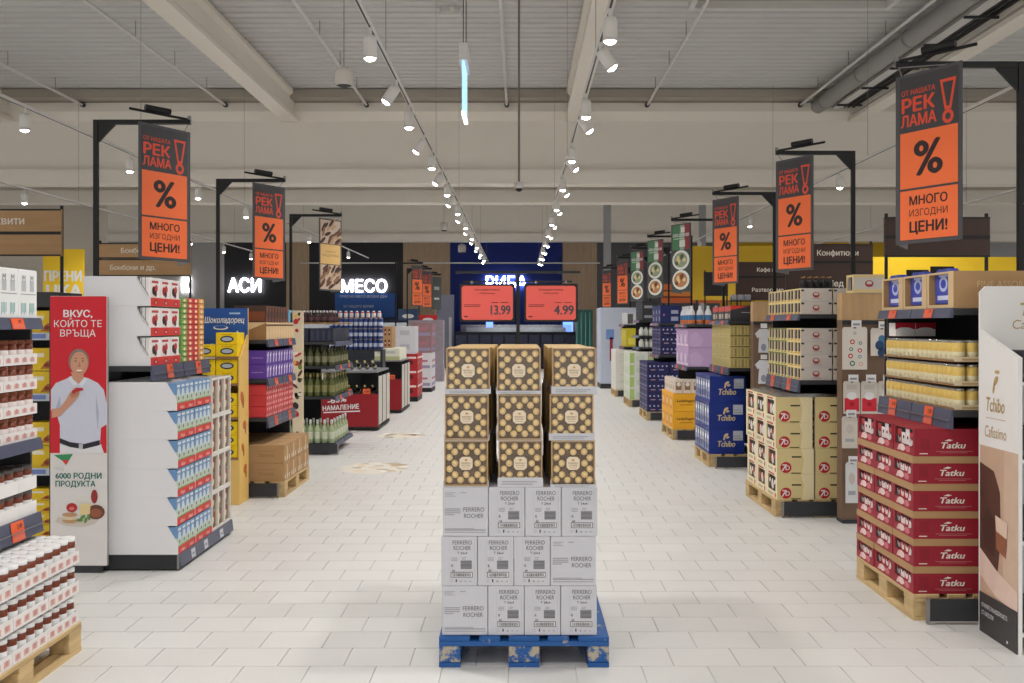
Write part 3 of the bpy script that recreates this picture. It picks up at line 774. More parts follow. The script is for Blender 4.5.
# ------------------------------------------------------------------ R1: red tea cartons
Y1 = 5.91
pallet(XR, Y1 + .03, 'plain wooden pallet under the dark red tea cartons', l=1.0)
shelf_unit(1, Y1, 1.2, 'dark shelf unit with yellow candy jars over the red tea cartons', [(1.145, .105, 1, True), (1.70, .055, 1, False)])
TEAR = M((152, 28, 46), .55, var=.04); TEAD = M((140, 24, 40), .55)
def tea_carton(kind):
    h, w, d = .150, .60, .33
    hb = .112
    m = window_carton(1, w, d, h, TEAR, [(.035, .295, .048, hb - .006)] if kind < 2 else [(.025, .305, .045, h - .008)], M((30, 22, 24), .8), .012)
    if kind < 2:
        # kraft band round the upper edge
        m.box(-.0008, w + .0005, -.0008, d + .0003, hb, h, KRAFT)
    F = FC(0, .0012, 0); CR = M((235, 222, 214), .6); 
    m.pt(F, 'Tatku', .215, .044, .034, CR, 'c', .135, bold=.03, shear=.25); m.pp(F, [(.165, .084), (.190, .094), (.212, .088), (.195, .082)], CR)
    m.pr(F, .12, .026, .32, .0285, M((190, 120, 120), .6)); m.pr(F, .14, .018, .29, .0205, M((190, 120, 120), .6))
    m.pr(F, .035, .035, .085, .095, TEAD); m.pr(F, .030, .012, .075, .017, CR)
    # packs seen through the cut-out
    Fi = FA(1, .0125, 0, d, 0); hz = (hb - .006 if kind < 2 else h - .008); rn = random.Random(3 + kind * 7)
    for q in range(4):
        u = .04 + q * .064; cc = rn.choice((M((200, 40, 50), .5), M((235, 225, 225), .5), M((190, 60, 60), .5)))
        m.pr(Fi, u, .05, u + .062, hz - rn.uniform(.0, .03), cc); m.pe(Fi, u + .03, .072, .022, .02, M((226, 214, 212), .5), 2); m.pe(Fi, u + .035, .088, .012, .010, M((40, 24, 26), .5), 3)
    Fo = FA(1, .0012, 0, d, 0)
    m.pe(Fo, .14, .030, .05, .020, M((230, 205, 200), .6)); m.pe(Fo, .23, .028, .04, .018, M((205, 110, 120), .6)); m.pp(Fo, [(.06, .01), (.10, .01), (.12, .042), (.09, .042)], M((225, 180, 180), .6))
    m.pp(Fo, [(.05, .048), (.09, .052), (.075, .09), (.05, .10)], M((24, 18, 20), .6)); m.pp(Fo, [(.25, .048), (.29, .05), (.29, .085), (.27, .078)], M((220, 210, 212), .6))
    if kind == 2:
        for q in range(5): m.cbox(.04, .56, .015 + q * .061, .070 + q * .061, h - .02, h - .004 + (q % 2) * .003, .003, rn.choice((TEAR, M((200, 50, 60), .4))))
    return m.build('tea_carton')
P0, P1, P2 = Placer(tea_carton(0)), Placer(tea_carton(1)), Placer(tea_carton(2))
for l in range(6):
    for d in range(3):
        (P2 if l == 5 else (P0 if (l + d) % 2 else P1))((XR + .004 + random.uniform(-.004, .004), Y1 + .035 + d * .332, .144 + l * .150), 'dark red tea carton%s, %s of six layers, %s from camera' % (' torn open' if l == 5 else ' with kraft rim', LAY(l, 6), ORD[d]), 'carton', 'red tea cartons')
# candy jars in card trays
JAR1 = M((224, 192, 104), .35, var=.12, scale=70); JAR2 = M((236, 226, 188), .5, var=.10, scale=90); JLID = CLEAR('jar_lid', (.95, .95, .9), .55, .1)
def candy_jar():
    m = MB(); m.lathe([(.030, 0), (.0335, .004), (.0335, .052), (.0345, .056), (.0345, .092), (.030, .101)], [JAR2, JAR2, M((226, 196, 110), .4), JAR1, JAR1], 10)
    for a in range(5):
        t = 2 * PI * a / 5
        m.ball((.0305 * math.cos(t), .0305 * math.sin(t), .028), .0042, M((196, 170, 96), .5), 6, 4, (1, 1, 1.3))
    r = m.build('candy_jar')
    m = MB(); m.lathe([(.031, .101), (.032, .103), (.032, .113), (.029, .116)], JLID, 10); m.build('lid', r)
    return r
def jar_tray():
    m = MB(); c = M((222, 208, 176), .7)
    m.box(0, .43, 0, .285, 0, .003, KRAFTD); m.box(0, .43, 0, .003, .003, .028, c); m.box(0, .002, .003, .285, .003, .012, KRAFTD); m.box(.428, .43, .003, .285, .003, .012, c)
    m.pr(FC(0, 0, 0), .04, .008, .30, .020, M((190, 160, 110), .6)); return m.build('jar_tray')
PJ, PTr = Placer(candy_jar()), Placer(jar_tray())
for t in range(3):
    z = 1.146 + t * .131; tn = LAY(t, 3)
    for q in range(4): PTr((2.362, Y1 + .02 + q * .29, z), 'cream card tray of the %s candy tier, %s from the camera side' % (tn, ORD[q]), 'tray', 'card trays of candy jars')
    for i in range(16):
        for c in range(6):
            if c > (2 if t == 2 else 0) and i > 0: continue
            PJ((2.362 + .039 + c * .070, Y1 + .02 + .039 + (i % 4) * .0702 + (i // 4) * .29, z + .0035), 'yellow and cream candy jar, %s tier, %s from camera%s' % (tn, ORD[i], '' if c == 0 else ', %s row in' % ORD[c]), 'jar', 'candy jars over the tea cartons')
m = MB(); m.cbox(0, .125, 0, .12, 0, .085, .003, M((236, 230, 226), .5)); m.pr(FC(0, 0, 0), .0, .045, .125, .085, M((176, 20, 44), .5)); m.pe(FC(0, 0, 0), .06, .044, .05, .012, WHITE, 2)
PX = Placer(m.build('biscuit_pack'))
for i in range(2): PX((2.37 + i * .13, Y1 + .98, 1.146 + 3 * .131), 'small white and crimson pack lying on the candy jars, %s from the aisle' % ORD[i], 'pack', 'small crimson packs on the jars')
# kraft boxes with blue pouches
BLUEB = M((60, 76, 180), .35, var=.25, scale=40)
def pouch_box():
    w, d, h = .59, .385, .205
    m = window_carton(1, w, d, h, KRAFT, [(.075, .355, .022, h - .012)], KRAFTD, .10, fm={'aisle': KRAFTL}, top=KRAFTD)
    F = FC(0, .0012, 0); c = M((212, 182, 140), .7)
    m.pt(F, 'FINE ASSORTED', .30, .115, .036, c, 'c', .34); m.pt(F, 'CHOCOLATES', .26, .06, .036, c, 'c', .26)
    o = m.build('pouch_box')
    m = MB(); m.prism([(.10, .03), (.33, .03), (.34, .20), (.30, .225), (.13, .225), (.09, .20)], 0, .03, .075, BLUEB)
    Fi = FA(1, .03, 0, d, 0); lb = M((190, 200, 240), .5); 
    m.pe(Fi, d - .215, .14, .06, .045, lb); m.pe(Fi, d - .215, .14, .04, .025, BLUEB, 2); m.pr(Fi, d - .30, .05, d - .13, .075, M((215, 220, 245), .5)); m.pr(Fi, d - .28, .18, d - .15, .20, lb)
    m.build('blue_pouch', o)
    return o
PB_ = Placer(pouch_box())
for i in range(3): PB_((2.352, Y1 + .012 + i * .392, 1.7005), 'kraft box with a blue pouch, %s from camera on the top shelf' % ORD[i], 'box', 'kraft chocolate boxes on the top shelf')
for i, (yy, tx) in enumerate(((.55, 'Чай'), (.95, 'Кафе'))):
    r = thing('card_holder', 'small black card on a wire foot, %s from the camera on the kraft boxes' % ORD[i], 'card', (2.50, Y1 + yy, 1.907), 'black cards on the kraft boxes')
    m = MB(); m.box(-.07, .07, 0, .004, .0, .05, BLACK); m.build('card', r); m = MB(); m.pt(FC(-.07, 0, 0), tx, .07, .018, .016, WHITE, 'c'); m.build('lettering', r)
# coffee capsule display at the right edge
r = thing('coffee_display', 'white and brown cardboard coffee display stand with slanted side panel', 'display stand', (2.43, 5.32, 0))
WP = M((232, 230, 228), .5, var=.01); CB = M((70, 44, 36), .5, var=.3, scale=4); GOLDT = M((186, 156, 104), .5)
D_ = .44; 
m = MB(); m.prism([(0, 0), (D_, 0), (D_, 1.58), (0, 1.45)], 0, 0, .02, WP); side = m.build('side_panel', r)
F = FA(1, 0, 0, D_, 0); m = MB()
BR1, BR2, BR3, BR4 = M((196, 164, 140), .5, var=.15, scale=5), M((84, 54, 44), .5, var=.2, scale=6), M((222, 196, 176), .5), M((62, 58, 58), .5)
m.pr(F, 0, .20, D_, .98, BR1); m.pp(F, [(.27, .25), (D_, .25), (D_, .98), (.29, .98)], M((206, 178, 156), .5, var=.1), 2)
m.pp(F, [(0, .40), (.20, .30), (.25, .52), (.24, .76), (.17, .86), (0, .89)], BR2, 3); m.pp(F, [(.05, .45), (.17, .42), (.19, .60), (.10, .66), (.04, .60)], CB, 4)
m.pp(F, [(.20, .47), (.31, .44), (.33, .62), (.19, .64)], M((150, 96, 70), .3, var=.3, scale=12), 5); m.pp(F, [(.20, .56), (.32, .54), (.33, .62), (.19, .64)], BR3, 6)
m.pp(F, [(0, .30), (.20, .22), (D_, .20), (D_, .30), (.2, .36), (0, .44)], M((224, 196, 182), .5, var=.08), 5)
m.pr(F, 0, 0, D_, .21, BR4, 7); m.pt(F, 'ОТКРИЙТЕ РАЗНООБРАЗИЕТО', .03, .135, .022, WHITE, 'l', .30, layer=8); m.pt(F, 'ОТ КАПСУЛИ', .03, .095, .022, WHITE, 'l', .14, layer=8); m.pe(F, .33, .03, .008, .008, WHITE, 8)
m.pt(F, 'Tchibo', .185, 1.165, .075, GOLDT, 'c', .215, bold=.02, shear=.2); m.pt(F, 'Cafissimo', .185, 1.03, .062, GOLDT, 'c', .25, shear=.15); m.pr(F, .07, 1.128, .30, 1.131, GOLDT)
m.pe(F, .19, 1.325, .032, .018, GOLDT, rot=.7); m.pe(F, .165, 1.285, .012, .03, GOLDT, rot=-.3); m.pe(F, .205, 1.37, .03, .010, GOLDT)
m.build('printed_panel', side)
m = MB(); m.prism([(.0, 0), (.72, 0), (.72, 1.815), (.03, 1.815), (.0, 1.785)], 1, D_, D_ + .02, WP); hd = m.build('back_board', r)
m = MB(); F = FC(0, D_, 0); m.pt(F, 'Tchibo', .36, 1.66, .07, GOLDT, 'c', .30, bold=.02, shear=.2); m.pt(F, 'Cafissimo', .30, 1.59, .05, GOLDT, 'c', .26, shear=.15); m.build('lettering', hd)
m = MB(); m.prism([(0, 0), (D_, 0), (D_, 1.58), (0, 1.45)], 0, .70, .72, WP); m.build('side_panel', r)
for z in (.10, .55, .95, 1.33):
    m = MB(); m.box(.02, .70, .005, D_, z - .015, z, WP); m.build('shelf_board', r)
m = MB(); m.cbox(0, .055, 0, .16, 0, .155, .002, M((44, 44, 48), .4)); m.pr(FC(0, 0, 0), .010, .09, .045, .12, M((140, 140, 145), .5)); m.pr(FC(0, 0, 0), .006, .02, .049, .045, M((205, 200, 195), .5))
PC_ = Placer(m.build('capsule_box'))
for zi, z in enumerate((.10, .55, .95, 1.33)):
    for i in range(11):
        PC_((2.43 + .035 + i * .058, 5.32 + .03, z + .0005), 'slim black coffee capsule box, %s shelf, %s from the side panel' % (LAY(zi, 4), ORD[i]), 'box', 'black capsule boxes in the coffee display')

# ------------------------------------------------------------------ wings: panels with hanging packs
PEG = M((122, 98, 80), .7, var=.08); WINGW = WOOD((196, 160, 116), 'wing_wood', stretch=(10, 10, 1), var=.08)
def wing(sd, y, x0, x1, label, ztop=1.87, zw=1.65):
    r = thing('hanging_display', label, 'display panel', (0, y, 0), 'panels with hanging goods')
    a, b = sd * x0, sd * x1
    m = MB(); m.box(a, b, 0, .14, .03, zw, PEG); m.build('peg_panel', r)
    m = MB(); m.box(a, b, -.005, .14, zw, ztop, WINGW); m.build('wood_header', r)
    m = MB(); m.box(a, b, -.012, .0, zw - .035, zw - .005, CHAR); m.build('header_rail', r)
    m = MB(); m.box(a, b, -.02, .15, 0, .03, CHAR); m.build('foot', r)
    return r
def hang_pack(name, w, h, mats, label, cat, loc, group, art=None):
    r = thing(name, label, cat, loc, group)
    m = MB(); m.prism([(-w / 2, -h), (w / 2, -h), (w / 2, -.02), (w / 2 - .01, 0), (.012, 0), (.008, -.012), (-.008, -.012), (-.012, 0), (-w / 2 + .01, 0), (-w / 2, -.02)], 1, -.022, -.014, mats[0])
    if art: art(m, FC(0, -.022, 0), w, h)
    m.build('card', r)
    m = MB(); m.tube((0, -.06, -.008), (0, -.001, -.008), .003, METALG, 6); m.build('hook', r)
    m = MB(); m.box(-.04, .04, -.066, -.062, .0, .055, WHITE); m.pr(FC(-.04, -.066, 0), .012, .012, .068, .03, INKL); m.build('price_label', r)
    return r
yw = 9.0 - .14
wing(1, yw, 2.615, 3.5, 'brown pegged panel with wooden header between tea and croissant cartons')
ZW = lambda y: pz(y, yw)
XW = lambda x: px(x, yw)
def art_orn(m, F, w, h):
    R_, G_, B_ = M((200, 60, 50), .5), M((70, 120, 80), .5), M((120, 140, 170), .5)
    for i, (u, v, c, s_) in enumerate(((-.02, -.12, R_, .02), (.045, -.13, G_, .014), (-.03, -.18, G_, .016), (.04, -.19, R_, .018), (-.035, -.235, R_, .02), (.04, -.24, B_, .015), (-.02, -.295, G_, .022), (.05, -.30, M((225, 160, 150), .5), .016), (0, -.05, INKL, .012))): m.pe(F, u, v, s_, s_, c, 1); m.pe(F, u, v, s_ * .5, s_ * .5, WHITE, 2)
def art_blue(m, F, w, h):
    for i, (u, v, s_) in enumerate(((.0, -.09, .03), (-.02, -.14, .035), (.02, -.16, .04), (0, -.20, .035))): m.pe(F, u, v, s_, s_ * 1.1, (M((70, 120, 160), .5), M((40, 70, 110), .5))[i % 2], 1 + i % 2)
def art_santa(m, F, w, h):
    m.pr(F, -w / 2 + .008, -h + .02, w / 2 - .008, -h * .52, M((216, 40, 60), .5)); m.pe(F, 0, -h * .45, w * .3, h * .12, WHITE, 2); m.pr(F, -w * .3, -h * .25, w * .3, -h * .1, M((200, 190, 180), .5)); m.pe(F, .0, -h * .7, .02, .02, M((180, 20, 40), .5), 2)
def art_pale(m, F, w, h):
    m.pe(F, 0, -h * .4, w * .25, h * .15, M((205, 195, 185), .5)); m.pr(F, -w * .3, -h * .8, w * .3, -h * .7, M((170, 170, 175), .5))
CRD = M((226, 218, 208), .5); PALE = M((214, 206, 196), .5)
gp = 'packs hanging on the brown panel'
hang_pack('ornament_pack', .20, .345, (CRD,), 'white card of red and green ornaments on the brown panel', 'hanging pack', (XW(854), yw, ZW(327)), gp, art_orn)
hang_pack('ornament_pack', .18, .225, (CRD,), 'white card with blue bauble print on the brown panel', 'hanging pack', (XW(881), yw, ZW(328)), gp, art_blue)
for i, xx in enumerate((851, 868.5, 885.5)): hang_pack('gift_bag', .135, .265, (PALE,), 'red and white holiday bag on the brown panel, %s from the croissant cartons' % ORD[i], 'hanging pack', (XW(xx), yw, ZW(381)), gp, art_santa)
hang_pack('gift_bag', .125, .26, (PALE,), 'pale clear bag hanging below the holiday bags', 'hanging pack', (XW(849), yw, ZW(416)), gp, art_pale)
hang_pack('gift_bag', .10, .33, (M((220, 222, 224), .5),), 'tall white pack hanging lowest on the brown panel', 'hanging pack', (XW(851), yw, ZW(462)), gp, art_pale)

# ------------------------------------------------------------------ R2: croissant cartons
Y2 = 9.15
pallet(XR, Y2, 'plain wooden pallet under the cream croissant cartons')
shelf_unit(1, Y2, 1.2, 'dark shelf unit with cream bottle boxes over the croissant cartons', [(1.145, .105, 1, True), (1.70, .055, 1, False)])
CREAM = M((222, 203, 146), .6, var=.03); CRL = M((236, 222, 178), .6, var=.02); LOGO = M((196, 36, 44), .5)
def croissant(v):
    w, d, h = .312, .396, .2145
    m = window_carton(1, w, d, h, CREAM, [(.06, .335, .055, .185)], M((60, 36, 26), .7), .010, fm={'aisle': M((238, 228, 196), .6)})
    F = FC(0, .0012, 0)
    m.pe(F, .075, .055, .047, .047, LOGO, 1, 18); m.pt(F, '7', .062, .026, .058, WHITE, 'c', bold=.03, shear=.2); m.pt(F, 'D', .090, .034, .040, WHITE, 'c', bold=.02)
    m.pr(F, .125, .118 + .02 * (v % 2), .205, .130 + .02 * (v % 2), BLACK); m.pp(F, [(.21, .0), (.312 - .002, .0), (.312 - .002, .213), (.20, .213), (.225, .12)], CRL)
    m.pr(F, .12, .004, .20, .012, M((80, 60, 40), .6))
    Fi = FA(1, .0105, 0, d, 0); rn = random.Random(v)
    for q in range(3):
        u = .075 + q * .085
        m.pe(Fi, u + .035, .10, .045, .036, rn.choice((M((226, 214, 205), .4), M((120, 56, 30), .5), M((212, 200, 195), .4), M((40, 28, 26), .5))), 1, rot=rn.uniform(-.5, .5)); m.pe(Fi, u + .03, .13, .03, .02, rn.choice((M((200, 50, 50), .5), M((235, 230, 225), .5))), 2, rot=.4)
    Fo = FA(1, .0012, 0, d, 0)
    m.pe(Fo, .33, .028, .022, .022, LOGO); m.pr(Fo, .06, .015, .25, .038, M((200, 186, 150), .6)); m.pr(Fo, .08, .192, .30, .205, M((190, 60, 50), .6))
    return m.build('croissant_carton')
PV = [Placer(croissant(i)) for i in range(4)]
for l in range(4):
    for d in range(3):
        for c in range(2):
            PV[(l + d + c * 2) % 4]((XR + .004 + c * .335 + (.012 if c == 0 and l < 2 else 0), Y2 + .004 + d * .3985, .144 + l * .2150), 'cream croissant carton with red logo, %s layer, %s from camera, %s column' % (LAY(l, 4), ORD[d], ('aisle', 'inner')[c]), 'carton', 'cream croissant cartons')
m = MB(); m.prism([(0, 0), (.60, 0), (.56, .02), (.35, .03), (.12, .026), (.03, .02)], 1, .02, 1.1, CLEAR('stretch_film', (.9, .92, .95), .45, .25))
tag(m.build('plastic_film', None, (XR + .02, Y2, .144 + 4 * .215)), 'crumpled clear film lying on the croissant cartons', 'film')
GREY_L = M((208, 200, 192), .6, var=.03); EMB = M((170, 60, 60), .6); CRY = M((240, 218, 150), .6)
def bottle_box(green):
    w, d, h = .265, .235, .109
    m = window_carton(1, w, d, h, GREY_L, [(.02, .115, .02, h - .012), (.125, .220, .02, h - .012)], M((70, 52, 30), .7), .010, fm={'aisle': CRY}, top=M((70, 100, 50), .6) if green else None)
    F = FC(0, .0012, 0)
    m.pe(F, .13, .055, .030, .024, EMB); m.pe(F, .13, .060, .020, .014, GREY_L, 2); m.pr(F, .115, .03, .15, .05, EMB, 3); m.pr(F, .005, .082, .03, .098, INK); m.pr(F, .235, .082, .26, .098, INK)
    m.pr(F, .09, .018, .18, .022, INKL)
    Fi = FA(1, .0105, 0, d, 0)
    for q in (.045, .09, .15, .195): m.pr(Fi, q - .010, .02, q + .010, .070, BLACK); m.pr(Fi, q - .004, .07, q + .004, .095, BLACK, 2)
    Fo = FA(1, .0012, 0, d, 0)
    for q in (.066, .171): m.pr(Fo, q - .035, .006, q + .035, .017, M((120, 140, 60) if green else (200, 150, 70), .6))
    if green: m.pr(Fo, .005, h - .011, .23, h - .002, M((80, 110, 50), .6))
    return m.build('bottle_box')
PG, PN = Placer(bottle_box(True)), Placer(bottle_box(False))
for sh, z, nl in ((0, 1.1455, 4), (1, 1.7005, 2)):
    for l in range(nl):
        for d in range(5):
            for c in range(2):
                if c == 1 and d > 0: continue
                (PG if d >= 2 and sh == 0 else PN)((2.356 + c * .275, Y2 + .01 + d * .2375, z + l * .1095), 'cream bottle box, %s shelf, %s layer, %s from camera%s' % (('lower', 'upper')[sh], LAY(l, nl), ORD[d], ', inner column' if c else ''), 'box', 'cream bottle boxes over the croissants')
m = window_carton(1, .25, .19, .15, GREY_L, [(.03, .16, .02, .13)], DARKIN, .03, fm={'aisle': CRY}); F = FC(0, .0012, 0)
m.pe(F, .13, .075, .035, .028, EMB); m.pe(F, .13, .08, .022, .016, GREY_L, 2); m.pr(F, .115, .05, .155, .07, EMB, 3); m.pr(F, 0.004, .125, .246, .146, M((226, 200, 140), .6)); m.pr(F, 0.004, .004, .246, .03, M((226, 200, 140), .6))
tag(m.build('bottle_box', None, (2.70, yw - .02, 1.8705)), 'single cream box with red emblem on the wooden panel header', 'box')
def small_bottle(body, cap, hh=.11, rr=.022, nm='small_bottle', lab=None):
    m = MB(); m.lathe([(rr * .9, 0), (rr, .004), (rr, hh * .25), (rr, hh * .5), (rr * .95, hh * .6), (rr * .42, hh * .74), (rr * .40, hh * .86), (rr * .45, hh * .87), (rr * .45, hh)], [body, body, lab or body, body, body, body, cap, cap], 8); return m.build(nm)
PS = Placer(small_bottle(BLACK, M((150, 110, 60), .5), .10, .022))
for i in range(5):
    for j in range(2): PS((2.40 + i * .055, Y2 + .06 + j * .07, 1.7005 + 2 * .1095), 'tiny black bottle standing on the cream boxes, %s from the aisle, %s row' % (ORD[i], ('front', 'back')[j]), 'bottle', 'tiny black bottles on the cream boxes')

# ------------------------------------------------------------------ R3: blue coffee cartons
Y3 = 12.25
yw3 = Y3 - .25
wing(1, yw3, 2.565, 3.4, 'brown pegged panel with wooden header between croissants and blue coffee cartons')
def art_shirt(m, F, w, h): m.pr(F, -w * .2, -h * .9, w * .2, -h * .5, M((190, 192, 200), .5)); m.pe(F, 0, -h * .25, w * .15, h * .08, M((120, 125, 140), .5))
def shirt(xp, yp, label, Y=yw3):
    r = thing('textile_pack', label, 'hanging pack', (px(xp, Y), Y, pz(yp, Y)), 'white textile packs')
    m = MB(); m.prism([(-.09, -.05), (-.04, .0), (.04, 0), (.09, -.05), (.065, -.10), (.045, -.085), (.055, -.26), (-.055, -.26), (-.045, -.085), (-.065, -.10)], 1, -.03, -.005, M((216, 216, 220), .6)); m.pe(FC(0, -.03, 0), 0, -.2, .03, .04, M((150, 155, 170), .5)); m.build('folded_shirt', r)
    m = MB(); m.box(-.035, .035, -.045, -.04, .01, .06, WHITE); m.build('price_label', r)
    m = MB(); m.tube((0, -.045, .005), (0, -.001, .005), .004, METALG, 6); m.build('hook', r)
shirt(763, 329, 'white textile pack hanging in the upper place beside the olive boxes')
shirt(763, 360, 'white textile pack hanging in the lower place beside the olive boxes')
pallet(XR, Y3 + .13, 'plain wooden pallet under the blue coffee cartons', l=1.0)
shelf_unit(1, Y3, 1.2, 'dark shelf unit with olive gold boxes over the blue coffee cartons', [(1.125, .085, 1, True), (1.66, .05, 1, False)])
BCOF = M((18, 46, 134), .45, var=.06); GLD = M((216, 196, 150), .5)
def coffee(v):
    w, d, h = .405, .33, .295
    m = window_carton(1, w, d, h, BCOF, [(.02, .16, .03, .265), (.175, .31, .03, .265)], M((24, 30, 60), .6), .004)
    F = FC(0, .0012, 0)
    m.pt(F, 'Tchibo', .20, .085, .068, GLD, 'c', .20, bold=.03, shear=.2); m.pe(F, .195, .215, .030, .016, GLD, rot=.6); m.pe(F, .175, .180, .011, .025, GLD, rot=-.3); m.pe(F, .215, .19, .02, .012, GLD, rot=.3)
    m.pr(F, .275, .155, .385, .265, M((196, 202, 214), .5)); m.pr(F, .285, .17, .375, .18, INKL, 2); m.pr(F, .285, .20, .36, .21, INKL, 2)
    Fi = FA(1, .0048, 0, d, 0)
    for q in (.022, .178): 
        m.pr(Fi, q, .03, q + .132, .25, M((176, 184, 206), .25, var=.3, scale=30)); m.pr(Fi, q + .02, .05, q + .11, .12, M((40, 60, 130), .3), 2); m.pe(Fi, q + .07, .19, .04, .03, M((225, 228, 235), .3), 2)
    return m.build('coffee_carton')
PK = Placer(coffee(0))
for l in range(3):
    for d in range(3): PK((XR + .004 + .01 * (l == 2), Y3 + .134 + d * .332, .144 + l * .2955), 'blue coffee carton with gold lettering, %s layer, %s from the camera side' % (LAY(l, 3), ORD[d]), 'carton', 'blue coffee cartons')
OLV = M((196, 180, 118), .5, var=.06); OLVD = M((150, 134, 76), .5)
def olive():
    w, d, h = .255, .285, .122
    m = MB(); m.cbox(.001, w - .001, .001, d - .001, .0005, h - .001, .003, OLV)
    F = FC(0, .001, 0); Fo = FA(1, .001, 0, d, 0)
    for q in range(6): m.pr(F, .012 + q * .040, .01, .034 + q * .040, .1, OLVD if q % 2 else M((178, 160, 96), .5)); m.pr(Fo, .012 + q * .045, .02, .034 + q * .045, .1, M((176, 156, 90), .5))
    m.pr(F, .001, .112, w - .001, .122, M((90, 78, 40), .6)); return m.build('olive_box')
PO = Placer(olive())
for l in range(4):
    for d in range(4):
        for c in range(2):
            if c and d: continue
            PO((2.36 + c * .262, Y3 + .01 + d * .29, 1.1255 + l * .1225), 'olive gold box, %s layer, %s from camera%s' % (LAY(l, 4), ORD[d], ', inner column' if c else ''), 'box', 'olive gold boxes over the blue coffee')
def dark_box():
    w, d, h = .36, .38, .17
    m = MB(); m.cbox(.001, w, .001, d, 0, h, .004, CHAR); F = FC(0, .001, 0); Fo = FA(1, .001, 0, d, 0)
    m.pp(F, [(.0, .12), (.20, .16), (.0, .17)], M((220, 60, 50), .5)); m.pr(F, .12, .085, .30, .095, INKL); m.pp(Fo, [(.02, .10), (d - .001, .11), (d - .001, .165), (.02, .165)], M((205, 80, 70), .5)); m.pr(Fo, .03, .02, .2, .08, M((190, 180, 150), .5)); m.pe(Fo, .28, .05, .03, .03, M((200, 190, 195), .5)); return m.build('chocolate_display_box')
PD_ = Placer(dark_box())
for d in range(3): PD_((2.37, Y3 + .02 + d * .39, 1.6605), 'black display box with red flash on the top shelf, %s from the camera side' % ORD[d], 'box', 'black boxes with red flash')
r = thing('wire_rack', 'thin wire rack of small packs above the black display boxes', 'rack', (2.40, Y3 + .15, 1.832))
for i in range(3):
    m = MB(); m.tube((i * .11, 0, 0), (i * .11, 0, .10), .006, CHAR, 6); m.build('rack_post', r); 
m = MB(); m.box(-.02, .26, -.02, .10, .045, .055, CHAR); m.build('rack_tray', r)
for i in range(3):
    m = MB(); m.cbox(.0 + i * .08, .065 + i * .08, -.01, .07, .056, .125, .01, M((150, 152, 158), .3)); m.build('small_pack', r)

# ------------------------------------------------------------------ R4 .. R8: rows further away
def pack_stack(sd, proto, x0, y0, z0, nx, ny, nl, dx, dy, dz, base, group, cat='carton', skip=True):
    P = Placer(proto)
    for l in range(nl):
        for d in range(ny):
            for c in range(nx):
                if skip and c and d: continue
                P((sd * (x0 + c * dx), y0 + d * dy, z0 + l * dz), '%s, %s layer, %s from camera%s' % (base, LAY(l, nl), ORD[d], ', inner column' if c == 1 else (', %s column in' % ORD[c] if c else '')), cat, group)
def plain_carton(sd, w, d, h, col, nm, art=None, aart=None, top=None):
    m = MB(); m.cbox(sd * .001, sd * (w - .001), .001, d - .001, .0005, h - .0008, .004, col, {'+z': top or col})
    if art: art(m, FC(0 if sd > 0 else -w, .001, 0))
    if aart: aart(m, FA(sd, sd * .001, 0, d, 0))
    return m.build(nm)
Y4 = 15.3
YEL = M((244, 178, 40), .5, var=.03); 
pallet(XR, Y4, 'plain wooden pallet under the yellow biscuit cartons'); shelf_unit(1, Y4, 1.2, 'dark shelf unit with lilac cartons over the yellow biscuit cartons', [(1.02, .06, 1, False), (1.62, .05, 1, False)])
def a4(m, F): m.pt(F, 'Ladyfingers', .19, .135, .035, M((90, 50, 20), .6), 'c', .26, bold=.02); m.pr(F, .10, .09, .28, .10, M((180, 110, 30), .6))
def a4s(m, F): m.pr(F, .05, .03, .35, .2, M((226, 150, 40), .5)); m.pe(F, .2, .12, .08, .05, M((240, 210, 140), .5), 2)
pack_stack(1, plain_carton(1, .36, .39, .25, YEL, 'biscuit_carton', a4, a4s), XR + .005, Y4 + .01, .144, 2, 3, 2, .37, .395, .251, 'bright yellow biscuit carton with dark lettering', 'yellow biscuit cartons')
def pkt(m, F): m.pr(F, .02, .05, .10, .16, M((150, 112, 80), .5)); m.pe(F, .06, .13, .03, .03, M((236, 226, 210), .5), 2)
pack_stack(1, plain_carton(1, .118, .19, .20, M((226, 214, 200), .5), 'biscuit_packet', pkt, pkt), XR + .03, Y4 + .03, .144 + .502, 5, 5, 1, .125, .215, .2, 'biscuit packet standing on yellow cartons', 'biscuit packets on the yellow cartons', 'packet')
LIL = M((196, 164, 206), .5, var=.05)
def a5(m, F): m.pp(F, [(.02, .02), (.16, .02), (.22, .12), (.12, .22), (.02, .18)], M((206, 178, 216), .5)); 
def a5s(m, F): m.pe(F, .12, .12, .09, .07, M((224, 206, 226), .5)); m.pe(F, .30, .10, .05, .06, M((170, 140, 190), .5)); m.pr(F, .04, .02, .36, .05, M((230, 214, 226), .5), 2)
pack_stack(1, plain_carton(1, .36, .385, .27, LIL, 'lilac_carton', a5, a5s), 2.36, Y4 + .01, 1.0205, 1, 3, 2, .4, .392, .271, 'lilac carton on the shelf over the yellow cartons', 'lilac cartons')
def softener(): 
    m = MB(); W_, B_ = M((226, 226, 230), .4), M((60, 120, 170), .4); m.lathe([(.045, 0), (.05, .01), (.05, .06), (.05, .13), (.042, .18), (.02, .22), (.02, .26)], [W_, M((226, 120, 60), .4), B_, W_, W_, M((220, 220, 225), .4)], 9); return m.build('white_bottle')
PQ = Placer(softener())
for i in range(4):
    for j in range(4):
        if i and j: continue
        PQ((2.42 + i * .115, Y4 + .08 + j * .25, 1.6205), 'white bottle with blue label on the top shelf, %s from the aisle, %s row' % (ORD[i], ORD[j]), 'bottle', 'white bottles over the lilac cartons')
Y5 = 18.4
NAVY = M((34, 36, 88), .5, var=.08)
